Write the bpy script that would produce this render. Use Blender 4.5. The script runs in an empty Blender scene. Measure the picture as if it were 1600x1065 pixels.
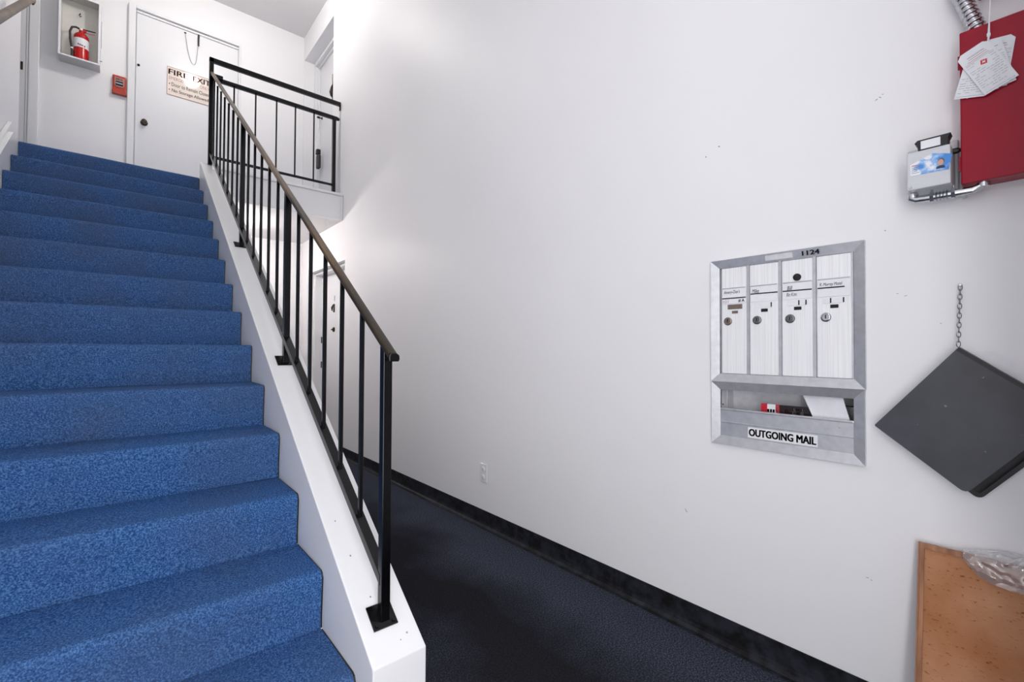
import bpy, bmesh, math, random
from mathutils import Vector, Matrix, noise
random.seed(7)
S = bpy.context.scene
COL = S.collection

# ------------------------------------------------------------------ camera
YAW, PITCH, ROLL, FPX = map(float, (math.radians(40.4685), math.radians(0.99876), math.radians(0.27723), 720.15))
H = 1.138
fw = Vector((math.sin(YAW)*math.cos(PITCH), math.cos(YAW)*math.cos(PITCH), math.sin(PITCH)))
rt = Vector((math.cos(YAW), -math.sin(YAW), 0.0)); up = rt.cross(fw)
rt2 = rt*math.cos(ROLL) + up*math.sin(ROLL); up2 = -rt*math.sin(ROLL) + up*math.cos(ROLL)
cd = bpy.data.cameras.new('camera'); cam = bpy.data.objects.new('camera', cd); COL.objects.link(cam)
cd.sensor_fit = 'HORIZONTAL'; cd.sensor_width = 36.0; cd.lens = FPX*36.0/1600.0
cd.clip_start = 0.02; cd.clip_end = 100
cam.matrix_world = Matrix(((rt2.x, up2.x, -fw.x, 0), (rt2.y, up2.y, -fw.y, 0), (rt2.z, up2.z, -fw.z, H), (0, 0, 0, 1)))
S.camera = cam

# ------------------------------------------------------------------ world, lights, exposure
w = bpy.data.worlds.new('world'); S.world = w; w.use_nodes = True
w.node_tree.nodes['Background'].inputs[0].default_value = (0.92, 0.95, 1.0, 1)
w.node_tree.nodes['Background'].inputs[1].default_value = 0.3
# daylight entering by the glazed street door behind the camera, and a fill light at the added window above it
def area(name, loc, size, power, col, rot):
    l = bpy.data.lights.new(name, 'AREA'); l.shape = 'RECTANGLE'; l.size, l.size_y = size
    l.energy = power; l.color = col
    o = bpy.data.objects.new(name, l); COL.objects.link(o); o.location = loc; o.rotation_euler = rot
    return o
DOOR_W, UPPER_FILL_W, LAMP_E, HALL_FILL_E = 18.4, 13.2, 60.0, 50.0
area('door_daylight', (-0.16, -0.47, 1.12), (0.80, 1.98), DOOR_W, (0.98, 0.985, 1.0), (math.radians(90), 0, 0))
area('upper_fill_light', (0.15, -0.47, 3.45), (1.5, 2.0), UPPER_FILL_W, (0.985, 0.985, 1.0), (math.radians(90), 0, 0))
S.view_settings.view_transform = 'Standard'; S.view_settings.look = 'None'
S.view_settings.gamma = 1.0; S.view_settings.exposure = 1.0; S.view_settings.use_curve_mapping = False

# ------------------------------------------------------------------ materials
def new_mat(name):
    m = bpy.data.materials.new(name); m.use_nodes = True
    return m, m.node_tree.nodes, m.node_tree.links, m.node_tree.nodes['Principled BSDF']
def setp(b, **k):
    names = dict(rough='Roughness', metal='Metallic', spec='Specular IOR Level', trans='Transmission Weight', ior='IOR', alpha='Alpha', coat='Coat Weight', emis='Emission Strength', sheen='Sheen Weight')
    for n, v in k.items(): b.inputs[names[n]].default_value = v
def srgb(r, g, b):
    f = lambda c: (c/255/12.92) if c/255 <= 0.04045 else ((c/255+0.055)/1.055)**2.4
    return (f(r), f(g), f(b), 1)
def pos(N): return N.new('ShaderNodeNewGeometry').outputs['Position']
def noise_tex(N, L, vec, scale, detail=2.0, rough=0.5):
    t = N.new('ShaderNodeTexNoise'); t.inputs['Scale'].default_value = scale
    t.inputs['Detail'].default_value = detail; t.inputs['Roughness'].default_value = rough
    L.new(vec, t.inputs['Vector']); return t.outputs['Fac']
def ramp(N, L, fac, stops):
    r = N.new('ShaderNodeValToRGB'); e = r.color_ramp.elements
    e[0].position, e[0].color = stops[0]; e[1].position, e[1].color = stops[-1]
    for p, c in stops[1:-1]:
        x = e.new(p); x.color = c
    L.new(fac, r.inputs[0]); return r.outputs[0]
def bump(N, L, b, h, strength, dist):
    n = N.new('ShaderNodeBump'); n.inputs['Strength'].default_value = strength; n.inputs['Distance'].default_value = dist
    L.new(h, n.inputs['Height']); L.new(n.outputs[0], b.inputs['Normal'])
def mixc(N, L, fac, a, b):
    m = N.new('ShaderNodeMix'); m.data_type = 'RGBA'
    if isinstance(fac, float): m.inputs[0].default_value = fac
    else: L.new(fac, m.inputs[0])
    for i, v in ((6, a), (7, b)):
        if isinstance(v, tuple): m.inputs[i].default_value = v
        else: L.new(v, m.inputs[i])
    return m.outputs[2]
def maprange(N, L, v, a, b, c=0.0, d=1.0):
    m = N.new('ShaderNodeMapRange'); L.new(v, m.inputs[0])
    for i, x in enumerate((a, b, c, d)): m.inputs[i+1].default_value = x
    return m.outputs[0]

def plain(name, col, rough=0.5, metal=0.0, var=0.0, vscale=30.0, **k):
    m, N, L, b = new_mat(name); setp(b, rough=rough, metal=metal, **k)
    f = noise_tex(N, L, pos(N), vscale, 3.0)
    v = var if var else 0.02
    dk = tuple(c*(1-v) for c in col[:3]) + (1,); lt = tuple(min(1, c*(1+v)) for c in col[:3]) + (1,)
    L.new(ramp(N, L, f, [(0.3, dk), (0.7, lt)]), b.inputs['Base Color'])
    return m

def wall_mat(name, col, rough, bs=0.05):
    m, N, L, b = new_mat(name); setp(b, rough=rough, spec=0.28)
    p = pos(N)
    f = noise_tex(N, L, p, 1.3, 4.0)
    L.new(ramp(N, L, f, [(0.3, tuple(c*0.975 for c in col[:3])+(1,)), (0.7, col)]), b.inputs['Base Color'])
    bump(N, L, b, noise_tex(N, L, p, 260, 2.0), bs, 0.002)
    return m

def carpet_mat(name, dark, mid, light, scale, wear=None, bstr=0.9):
    m, N, L, b = new_mat(name); setp(b, rough=0.95, spec=0.05)
    p = pos(N)
    f1 = noise_tex(N, L, p, scale, 3.0, 0.65)
    c = ramp(N, L, f1, [(0.36, dark), (0.5, mid), (0.64, light)])
    if wear: c = wear(N, L, p, c)
    L.new(c, b.inputs['Base Color'])
    f2 = noise_tex(N, L, p, scale*1.4, 2.0, 0.7)
    bump(N, L, b, f2, bstr, 0.004)
    return m

M = {}
M['wall'] = wall_mat('painted_wall', srgb(241, 240, 242), 0.45)
M['trim'] = wall_mat('white_gloss_trim', srgb(235, 235, 237), 0.28, 0.02)
M['ceil'] = wall_mat('ceiling_paint', srgb(226, 225, 226), 0.7)
M['door'] = wall_mat('painted_door', srgb(232, 232, 235), 0.3, 0.02)
def stair_greying(N, L, p, c):  # random grey wear, plus a carpet tone that turns greyer above the lower steps
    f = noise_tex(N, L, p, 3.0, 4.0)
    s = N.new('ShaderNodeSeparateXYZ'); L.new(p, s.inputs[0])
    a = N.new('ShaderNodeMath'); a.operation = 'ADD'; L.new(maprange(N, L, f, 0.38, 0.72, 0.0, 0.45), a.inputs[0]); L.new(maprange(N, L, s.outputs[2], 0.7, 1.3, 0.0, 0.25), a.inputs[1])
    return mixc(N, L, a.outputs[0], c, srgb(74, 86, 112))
M['stair_carpet'] = carpet_mat('blue_stair_carpet', srgb(32, 63, 110), srgb(55, 94, 149), srgb(92, 131, 184), 205, stair_greying)
def hall_wear(N, L, p, c):
    s = N.new('ShaderNodeSeparateXYZ'); L.new(p, s.inputs[0])
    f = noise_tex(N, L, p, 2.2, 5.0)
    a = N.new('ShaderNodeMath'); a.operation = 'ADD'; L.new(s.outputs[0], a.inputs[0]); L.new(maprange(N, L, f, 0, 1, -0.35, 0.35), a.inputs[1])
    d = N.new('ShaderNodeMath'); d.operation = 'SUBTRACT'; d.inputs[1].default_value = 1.12; L.new(a.outputs[0], d.inputs[0])
    e = N.new('ShaderNodeMath'); e.operation = 'ABSOLUTE'; L.new(d.outputs[0], e.inputs[0])
    return mixc(N, L, maprange(N, L, e.outputs[0], 0.12, 0.48, 0.86, 0.0), c, srgb(27, 26, 28))
M['hall_carpet'] = carpet_mat('charcoal_blue_hall_carpet', srgb(32, 34, 44), srgb(54, 58, 71), srgb(90, 94, 108), 170, hall_wear)
def base_mat():
    m, N, L, b = new_mat('black_cove_base'); setp(b, rough=0.6, spec=0.25)
    p = pos(N); f = noise_tex(N, L, p, 18, 5.0, 0.65)
    L.new(ramp(N, L, f, [(0.4, srgb(12, 12, 15)), (0.62, srgb(40, 42, 50))]), b.inputs['Base Color']); return m
M['base'] = base_mat()
def metal_black():
    m, N, L, b = new_mat('worn_black_iron'); setp(b, rough=0.22, spec=0.35)
    p = pos(N); f = noise_tex(N, L, p, 60, 5.0, 0.7); g = noise_tex(N, L, p, 14, 3.0)
    c = ramp(N, L, g, [(0.35, srgb(2, 2, 3)), (0.7, srgb(11, 11, 13))])
    L.new(mixc(N, L, maprange(N, L, f, 0.68, 0.76), c, srgb(140, 136, 132)), b.inputs['Base Color'])
    bump(N, L, b, f, 0.15, 0.002); return m
M['iron'] = metal_black()
def handrail_mat():
    m, N, L, b = new_mat('worn_brown_handrail'); setp(b, rough=0.35, spec=0.22)
    p = pos(N); f = noise_tex(N, L, p, 45, 5.0, 0.7); g = noise_tex(N, L, p, 3.0, 4.0)
    c = ramp(N, L, g, [(0.34, srgb(48, 38, 24)), (0.5, srgb(84, 62, 38)), (0.66, srgb(112, 88, 58))])
    sp = N.new('ShaderNodeSeparateXYZ'); L.new(p, sp.inputs[0])
    c = mixc(N, L, maprange(N, L, sp.outputs[1], 1.4, 2.3, 0.72, 0.0), c, srgb(40, 34, 25))
    L.new(mixc(N, L, maprange(N, L, f, 0.64, 0.74), c, srgb(176, 140, 98)), b.inputs['Base Color']); return m
M['handrail'] = handrail_mat()
def alu(name, col, rough, metal=0.75, lines=False):
    m, N, L, b = new_mat(name); setp(b, rough=rough, metal=metal)
    p = pos(N)
    mp = N.new('ShaderNodeVectorMath'); mp.operation = 'MULTIPLY'; L.new(p, mp.inputs[0])
    mp.inputs[1].default_value = (1, 260, 3) if lines else (40, 40, 40)
    f = noise_tex(N, L, mp.outputs[0], 1.0, 3.0)
    L.new(ramp(N, L, f, [(0.3, tuple(c*0.86 for c in col[:3])+(1,)), (0.7, col)]), b.inputs['Base Color'])
    if lines: bump(N, L, b, f, 0.2, 0.0015)
    return m
M['alu'] = alu('satin_aluminium', srgb(214, 215, 220), 0.34, 0.7)
M['alu_door'] = alu('brushed_bright_aluminium', srgb(250, 250, 252), 0.4, 0.1, True)
M['alu_in'] = alu('grey_painted_interior', srgb(226, 226, 230), 0.5, 0.1)
M['chrome'] = plain('zinc_plated_steel', srgb(200, 202, 206), 0.22, 1.0, 0.12, 90)
M['steel_dark'] = plain('dark_bronze', srgb(62, 55, 48), 0.35, 0.8, 0.2, 60)
M['brass'] = plain('aged_lock_brass', srgb(140, 126, 118), 0.4, 0.7, 0.2, 200)
M['lockgrey'] = plain('lock_steel', srgb(120, 122, 122), 0.35, 0.8, 0.25, 200)
M['black'] = plain('black_plastic', srgb(18, 18, 20), 0.45, 0, 0.1, 50)
M['ink'] = plain('black_ink', srgb(16, 16, 20), 0.7)
M['ink_red'] = plain('red_ink', srgb(196, 40, 42), 0.6)
M['ink_brown'] = plain('brown_ink', srgb(120, 52, 46), 0.6)
M['ink_grey'] = plain('grey_ink', srgb(120, 122, 128), 0.7)
M['ink_pink'] = plain('faded_red_ink', srgb(202, 130, 138), 0.7)
M['ink_tan'] = plain('faded_brown_ink', srgb(176, 134, 124), 0.7)
M['white'] = plain('white_card', srgb(236, 236, 240), 0.6, 0, 0.02, 60)
M['paper'] = plain('white_paper', srgb(230, 231, 236), 0.75, 0, 0.03, 40)
M['plate'] = plain('white_switch_plate', srgb(232, 232, 234), 0.35)
M['signface'] = plain('cream_sign_face', srgb(240, 226, 216), 0.06, 0, 0.02, 20, spec=0.35)
M['red_panel'] = plain('dark_red_enamel', srgb(150, 12, 40), 0.3, 0, 0.05, 8, spec=0.25)
M['red'] = plain('bright_red_enamel', srgb(190, 22, 24), 0.2, 0, 0.06, 20)
M['red_pull'] = plain('brick_red_plastic', srgb(176, 54, 38), 0.35, 0, 0.15, 60)
M['mag_red'] = plain('glossy_red_print', srgb(205, 30, 52), 0.25)
M['mag_black'] = plain('glossy_black_print', srgb(28, 12, 16), 0.2)
M['cab'] = plain('cream_cabinet_enamel', srgb(214, 212, 206), 0.4, 0, 0.05, 10)
M['rubber'] = plain('dark_rubber', srgb(46, 42, 42), 0.5, 0, 0.15, 60)
M['grey_box'] = plain('grey_enamel', srgb(206, 208, 213), 0.4, 0.1, 0.03, 30)
def folder_mat():
    m, N, L, b = new_mat('scuffed_black_vinyl'); setp(b, rough=0.42, spec=0.5)
    p = pos(N); f = noise_tex(N, L, p, 6, 3.0); g = noise_tex(N, L, p, 70, 2.0)
    c = ramp(N, L, f, [(0.3, srgb(52, 53, 58)), (0.7, srgb(70, 72, 80))])
    L.new(mixc(N, L, maprange(N, L, g, 0.74, 0.8), c, srgb(120, 124, 130)), b.inputs['Base Color']); return m
M['folder'] = folder_mat()
def cork_mat():
    m, N, L, b = new_mat('cork_sheet'); setp(b, rough=0.8, spec=0.2)
    p = pos(N)
    mp = N.new('ShaderNodeVectorMath'); mp.operation = 'MULTIPLY'; L.new(p, mp.inputs[0]); mp.inputs[1].default_value = (1, 1, 2.4)
    f = noise_tex(N, L, mp.outputs[0], 75, 4.0, 0.6); g = noise_tex(N, L, p, 7, 3.0)
    c = ramp(N, L, g, [(0.3, srgb(170, 114, 76)), (0.7, srgb(196, 146, 112))])
    L.new(mixc(N, L, maprange(N, L, f, 0.60, 0.72), c, srgb(112, 66, 42)), b.inputs['Base Color'])
    bump(N, L, b, f, 0.3, 0.002); return m
M['cork'] = cork_mat()
def wood_mat():
    m, N, L, b = new_mat('oak_frame_wood'); setp(b, rough=0.5)
    p = pos(N)
    mp = N.new('ShaderNodeVectorMath'); mp.operation = 'MULTIPLY'; L.new(p, mp.inputs[0]); mp.inputs[1].default_value = (60, 60, 4)
    f = noise_tex(N, L, mp.outputs[0], 1.0, 4.0)
    L.new(ramp(N, L, f, [(0.3, srgb(132, 84, 56)), (0.7, srgb(176, 124, 90))]), b.inputs['Base Color']); return m
M['wood'] = wood_mat()
def film_mat():
    m, N, L, b = new_mat('clear_plastic_film'); out = N['Material Output']
    t = N.new('ShaderNodeBsdfTransparent'); t.inputs[0].default_value = (0.93, 0.93, 0.95, 1)
    g = N.new('ShaderNodeBsdfGlossy'); g.inputs['Roughness'].default_value = 0.12
    d = N.new('ShaderNodeBsdfDiffuse'); d.inputs[0].default_value = (0.9, 0.9, 0.94, 1)
    a = N.new('ShaderNodeMixShader'); a.inputs[0].default_value = 0.45; L.new(g.outputs[0], a.inputs[1]); L.new(d.outputs[0], a.inputs[2])
    lw = N.new('ShaderNodeLayerWeight'); lw.inputs[0].default_value = 0.45
    f = maprange(N, L, lw.outputs['Facing'], 0.0, 1.0, 0.30, 0.95)
    x = N.new('ShaderNodeMixShader'); L.new(f, x.inputs[0]); L.new(t.outputs[0], x.inputs[1]); L.new(a.outputs[0], x.inputs[2])
    L.new(x.outputs[0], out.inputs[0]); return m
M['film'] = film_mat()
def glass_mat():
    m, N, L, b = new_mat('window_glass'); setp(b, rough=0.0, trans=1.0, ior=1.45); return m
M['glass'] = glass_mat()
def lamp_mat(name, col, e):
    m, N, L, b = new_mat(name); b.inputs['Base Color'].default_value = (1, 1, 1, 1)
    b.inputs['Emission Color'].default_value = col; setp(b, emis=e); return m
M['lamp'] = lamp_mat('lit_opal_globe', (1.0, 0.96, 0.91, 1), LAMP_E)
M['hall_fill'] = lamp_mat('added_hall_fill_globe', (1.0, 0.94, 0.90, 1), HALL_FILL_E)
def card_mat():
    m, N, L, b = new_mat('blue_cloud_print'); setp(b, rough=0.3)
    p = pos(N); f = noise_tex(N, L, p, 42, 4.0)
    s = N.new('ShaderNodeSeparateXYZ'); L.new(p, s.inputs[0])
    a = N.new('ShaderNodeMath'); a.operation = 'ADD'; L.new(f, a.inputs[0]); L.new(maprange(N, L, s.outputs[1], 0.165, 0.262, -0.14, 0.22), a.inputs[1])
    L.new(ramp(N, L, a.outputs[0], [(0.42, srgb(72, 138, 214)), (0.55, srgb(150, 190, 236)), (0.64, srgb(236, 238, 246))]), b.inputs['Base Color']); return m
M['card'] = card_mat()
M['skin'] = plain('portrait_print_skin', srgb(206, 160, 140), 0.4)
M['hair'] = plain('portrait_print_hair', srgb(96, 84, 78), 0.4)
M['navy'] = plain('portrait_print_jacket', srgb(36, 48, 84), 0.4)

# ------------------------------------------------------------------ mesh helpers
class MB:
    def __init__(self): self.v = []; self.f = []; self.smooth = False
    def add(self, vs, fs):
        o = len(self.v); self.v += [Vector(x) for x in vs]; self.f += [tuple(i+o for i in f) for f in fs]; return self
    def bm(self, bm):
        bm.verts.index_update(); return self.add([x.co.copy() for x in bm.verts], [[y.index for y in f.verts] for f in bm.faces])
    def box(self, lo, hi, bev=0.0, seg=1):
        b = bmesh.new(); bmesh.ops.create_cube(b, size=1.0)
        lo = Vector(lo); hi = Vector(hi); c = (lo+hi)/2; s = hi-lo
        for x in b.verts: x.co = Vector((c.x+x.co.x*s.x, c.y+x.co.y*s.y, c.z+x.co.z*s.z))
        if bev: bmesh.ops.bevel(b, geom=b.edges[:], offset=min(bev, 0.45*min(s)), segments=seg, profile=0.5, affect='EDGES')
        self.bm(b); b.free(); return self
    def prism(self, poly, lo, hi, axis, bev=0.0):
        """polygon in the two other axes (kept in order) extruded along axis"""
        def P(a, t):
            return {0: (t, a[0], a[1]), 1: (a[0], t, a[1]), 2: (a[0], a[1], t)}[axis]
        n = len(poly); b = bmesh.new()
        A = [b.verts.new(P(p, lo)) for p in poly]; B = [b.verts.new(P(p, hi)) for p in poly]
        b.faces.new(A); b.faces.new(B[::-1])
        for i in range(n): b.faces.new((A[i], B[i], B[(i+1) % n], A[(i+1) % n]))
        bmesh.ops.recalc_face_normals(b, faces=b.faces[:])
        if bev: bmesh.ops.bevel(b, geom=b.edges[:], offset=bev, segments=2, profile=0.5, affect='EDGES')
        self.bm(b); b.free(); return self
    def hull_quad(self, a, b):
        """a, b: two rings of equal length joined into a closed solid"""
        n = len(a); bm_ = bmesh.new()
        A = [bm_.verts.new(p) for p in a]; B = [bm_.verts.new(p) for p in b]
        bm_.faces.new(A); bm_.faces.new(B[::-1])
        for i in range(n): bm_.faces.new((A[i], B[i], B[(i+1) % n], A[(i+1) % n]))
        bmesh.ops.recalc_face_normals(bm_, faces=bm_.faces[:]); self.bm(bm_); bm_.free(); return self
    def tube(self, path, r, n=10, caps=True, upv=(0, 0, 1)):
        path = [Vector(p) for p in path]; rad = r if isinstance(r, (list, tuple)) else [r]*len(path)
        vs = []; fs = []; u = None
        for i, p in enumerate(path):
            t = (path[min(i+1, len(path)-1)] - path[max(i-1, 0)]).normalized()
            if u is None:
                u = Vector(upv).cross(t)
                if u.length < 1e-4: u = Vector((1, 0, 0)).cross(t)
                u.normalize()
            u = (u - t*u.dot(t)).normalized(); v = t.cross(u)
            for k in range(n):
                a = 2*math.pi*k/n; vs.append(p + (u*math.cos(a)+v*math.sin(a))*rad[i])
        for i in range(len(path)-1):
            for k in range(n):
                a = i*n+k; b = i*n+(k+1) % n; fs.append((a, b, b+n, a+n))
        if caps: fs.append(tuple(range(n))[::-1]); fs.append(tuple(range((len(path)-1)*n, len(path)*n)))
        self.smooth = True
        return self.add(vs, fs)
    def lathe(self, prof, c, axis=2, n=24):
        """prof: list of (radius, height) along axis from point c"""
        c = Vector(c); vs = []; fs = []
        for r, h in prof:
            for k in range(n):
                a = 2*math.pi*k/n; x, y = r*math.cos(a), r*math.sin(a)
                vs.append(c + Vector({0: (h, x, y), 1: (x, h, y), 2: (x, y, h)}[axis]))
        for i in range(len(prof)-1):
            for k in range(n):
                a = i*n+k; b = i*n+(k+1) % n; fs.append((a, b, b+n, a+n))
        fs.append(tuple(range(n))[::-1]); fs.append(tuple(range((len(prof)-1)*n, len(prof)*n)))
        self.smooth = True
        return self.add(vs, fs)
    def sheet(self, fn, nu, nv):
        vs = [fn(i/nu, j/nv) for j in range(nv+1) for i in range(nu+1)]
        fs = [(j*(nu+1)+i, j*(nu+1)+i+1, (j+1)*(nu+1)+i+1, (j+1)*(nu+1)+i) for j in range(nv) for i in range(nu)]
        return self.add(vs, fs)
    def text(self, s, origin, ex, ey, width, height, bold=0.0, shear=0.0, depth=0.0006, fit=True):
        cu = bpy.data.curves.new('t', 'FONT'); cu.body = s; cu.size = 1.0; cu.shear = shear
        cu.resolution_u = 3
        o = bpy.data.objects.new('t', cu); COL.objects.link(o)
        dg = bpy.context.evaluated_depsgraph_get(); me = o.evaluated_get(dg).to_mesh()
        vs = [v.co.copy() for v in me.vertices]; fs = [tuple(p.vertices) for p in me.polygons]
        o.evaluated_get(dg).to_mesh_clear(); bpy.data.objects.remove(o); bpy.data.curves.remove(cu)
        x0 = min(v.x for v in vs); x1 = max(v.x for v in vs); y0 = min(v.y for v in vs); y1 = max(v.y for v in vs)
        ex = Vector(ex); ey = Vector(ey); nz = ex.cross(ey).normalized()
        kx = width/(x1-x0); ky = height/(y1-y0) if height else kx
        O = Vector(origin)
        for bx, by in ([(0, 0)] if not bold else [(-bold, -bold*0.5), (0, 0), (bold, bold*0.5), (-bold, bold*0.5), (bold, -bold*0.5)]):
            self.add([O + ex*((v.x-x0+bx)*kx) + ey*((v.y-y0+by)*ky) + nz*depth for v in vs], fs)
        return self
    def mesh(self, name, origin, smooth=None):
        me = bpy.data.meshes.new(name); o = Vector(origin)
        me.from_pydata([tuple(v-o) for v in self.v], [], self.f); me.update()
        if self.smooth if smooth is None else smooth:
            b = bmesh.new(); b.from_mesh(me)
            for f in b.faces: f.smooth = True
            for e in b.edges:
                if len(e.link_faces) == 2 and e.calc_face_angle(0) > 0.7: e.smooth = False
            b.to_mesh(me); b.free()
        return me

def wloc(o):
    p = Vector((0, 0, 0))
    while o is not None: p = p + Vector(o.location); o = o.parent
    return p
def part(name, mb, mat, parent, smooth=None, label=None, kind=None, at=None):
    """mesh object in world coordinates, child of parent; at = its own origin (world)"""
    base = wloc(parent); org = Vector(at) if at else base
    me = mb.mesh(name, org, smooth); me.materials.append(M[mat] if isinstance(mat, str) else mat)
    o = bpy.data.objects.new(name, me); COL.objects.link(o); o.parent = parent; o.location = org - base
    if label: o['label'] = label
    if kind: o['kind'] = kind
    return o
def twin(src, offset):
    c = src.copy(); COL.objects.link(c); c.parent = src.parent; c.location = Vector(src.location) + Vector(offset); return c
def thing(name, loc, label, cat, group=None):
    o = bpy.data.objects.new(name, None); COL.objects.link(o); o.location = loc; o.empty_display_size = 0.05
    o['label'] = label; o['category'] = cat
    if group: o['group'] = group
    return o
def solo(name, mb, mat, loc, label, cat, smooth=None, group=None):
    me = mb.mesh(name, loc, smooth); me.materials.append(M[mat])
    o = bpy.data.objects.new(name, me); COL.objects.link(o); o.location = loc
    o['label'] = label; o['category'] = cat
    if group: o['group'] = group
    return o
def struct(name, mb, mat, label, cat, loc=(0, 0, 0), smooth=None):
    o = solo(name, mb, mat, loc, label, cat, smooth); o['kind'] = 'structure'; return o
def struct_root(name, loc, label, cat):
    o = thing(name, loc, label, cat); o['kind'] = 'structure'; return o

def holed(axis, t0, t1, ulo, uhi, zlo, zhi, holes):
    """thick wall perpendicular to axis (0 or 1) with rectangular holes (u0,u1,z0,z1)"""
    us = sorted({ulo, uhi, *[h[0] for h in holes], *[h[1] for h in holes]}); zs = sorted({zlo, zhi, *[h[2] for h in holes], *[h[3] for h in holes]})
    mb = MB(); inside = lambda u, z: any(h[0] < u < h[1] and h[2] < z < h[3] for h in holes) or not (ulo < u < uhi and zlo < z < zhi)
    P = (lambda t, u, z: (t, u, z)) if axis == 0 else (lambda t, u, z: (u, t, z))
    b = bmesh.new(); cache = {}
    def V(t, u, z):
        k = (t, u, z)
        if k not in cache: cache[k] = b.verts.new(P(t, u, z))
        return cache[k]
    for i in range(len(us)-1):
        for j in range(len(zs)-1):
            u0, u1, z0, z1 = us[i], us[i+1], zs[j], zs[j+1]; cu, cz = (u0+u1)/2, (z0+z1)/2
            if inside(cu, cz): continue
            b.faces.new((V(t0, u0, z0), V(t0, u1, z0), V(t0, u1, z1), V(t0, u0, z1)))
            b.faces.new((V(t1, u0, z0), V(t1, u0, z1), V(t1, u1, z1), V(t1, u1, z0)))
            du = lambda i: (us[i]+us[i+1])/2 if 0 <= i < len(us)-1 else 1e9
            dz = lambda j: (zs[j]+zs[j+1])/2 if 0 <= j < len(zs)-1 else 1e9
            if inside(du(i-1), cz): b.faces.new((V(t0, u0, z0), V(t0, u0, z1), V(t1, u0, z1), V(t1, u0, z0)))
            if inside(du(i+1), cz): b.faces.new((V(t0, u1, z0), V(t1, u1, z0), V(t1, u1, z1), V(t0, u1, z1)))
            if inside(cu, dz(j-1)): b.faces.new((V(t0, u0, z0), V(t1, u0, z0), V(t1, u1, z0), V(t0, u1, z0)))
            if inside(cu, dz(j+1)): b.faces.new((V(t0, u0, z1), V(t0, u1, z1), V(t1, u1, z1), V(t1, u0, z1)))
    bmesh.ops.recalc_face_normals(b, faces=b.faces[:]); mb.bm(b); b.free(); return mb

# ------------------------------------------------------------------ dimensions (metres)
XW = 1.80            # right wall
YB = 6.36            # back wall
ZC = 5.22            # ceiling
ZL = 2.688           # landing floor
RISE, TREAD, Y1 = 0.192, 0.2857, 1.32
XS0, XS1 = -0.60, 0.539          # carpet width
XT1 = 0.704                      # outer face of the stringer
SL = RISE/TREAD
def ztop(y): return 0.262 + SL*(y-1.208)

# ------------------------------------------------------------------ structure
struct('floor', MB().box((-0.75, -0.62, -0.10), (2.15, YB+0.1, 0.0)), 'hall_carpet', 'charcoal blue hall carpet beside the stairs', 'floor')
MBX = (0.398, 0.862, 0.790, 1.474)   # hole for the recessed mailboxes
wr = struct('wall_right', holed(0, XW, XW+0.32, -0.62, YB, 0.0, ZC, [MBX, (4.83, 6.03, 0.0, 2.07), (5.25, 6.335, ZL, 4.91)]), 'wall', 'tall smooth white wall holding the mailboxes', 'wall')
struct('wall_left', MB().box((-0.75, -0.62, 0), (-0.65, 5.46, ZC)), 'wall', 'white wall on the left of the stairs', 'wall')
struct('wall_back', MB().box((-2.2, YB, 0), (2.3, YB+0.1, ZC)), 'wall', 'white wall behind the upper landing', 'wall')
struct('wall_front', holed(1, -0.60, -0.50, -0.75, 2.2, 0.0, ZC, [(-0.60, 0.28, 0.06, 2.14), (-0.62, 0.92, 2.42, 4.5)]), 'wall', 'street front wall with the glazed entrance', 'wall')
struct('wall_entry', MB().box((1.05, -0.50, 0), (XW, -0.105, ZC)), 'wall', 'entry wall return beside the street door', 'wall')
struct('wall_understair', MB().box((0.60, 5.06, 0), (XT1, YB, 2.50)), 'wall', 'white wall closing the space under the landing', 'wall')
struct('wall_corridor', MB().box((-2.2, 5.36, ZL), (-0.75, 5.46, ZC)).box((-2.3, 5.36, ZL), (-2.2, YB, ZC)), 'wall', 'white wall of the upper corridor', 'wall')
struct('ceiling', MB().box((-2.3, -0.62, ZC), (2.3, YB+0.1, ZC+0.1)), 'ceil', 'plain white ceiling above the landing', 'ceiling')
lf = struct('floor_landing', MB().box((XT1-0.09, 4.93, 2.50), (XW, YB, ZL-0.01)).box((-2.2, 5.08, 2.50), (XT1-0.09, YB, ZL-0.01)), 'ceil', 'upper landing slab with white soffit', 'floor')
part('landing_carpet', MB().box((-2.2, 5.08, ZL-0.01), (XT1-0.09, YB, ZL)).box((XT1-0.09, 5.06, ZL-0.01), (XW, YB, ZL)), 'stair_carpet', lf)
tr = struct_root('trim_1', (1.25, 4.91, 2.50), 'white fascia boards along the landing edge', 'fascia')
part('fascia_board', MB().box((XT1-0.09, 4.905, 2.497), (XW-0.002, 4.93, 2.755), 0.003), 'trim', tr)
part('cap_board', MB().box((XT1-0.06, 4.882, 2.755), (XW-0.002, 5.06, 2.781), 0.006, 2), 'trim', tr)
part('edge_strip', MB().box((XW-0.028, 4.897, 2.500), (XW-0.002, 4.905, 2.755), 0.002), 'trim', tr)
part('lower_bead', MB().box((XT1-0.09, 4.899, 2.497), (XW-0.03, 4.905, 2.515), 0.002), 'trim', tr)

bb = struct_root('baseboard_right', (XW, 2.0, 0), 'black rubber cove base along the right wall', 'baseboard')
part('base_strip', MB().prism([(XW-0.0045, 0.104), (XW-0.0005, 0.104), (XW-0.0005, 0.0), (XW-0.022, 0.0), (XW-0.020, 0.006), (XW-0.0085, 0.016), (XW-0.0055, 0.03)], -0.10, 4.83, 1), 'base', bb)
part('cove_lip', MB().box((XW-0.034, -0.10, 0.0), (XW-0.0215, 4.83, 0.0045), 0.0015), 'base', bb)

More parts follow.
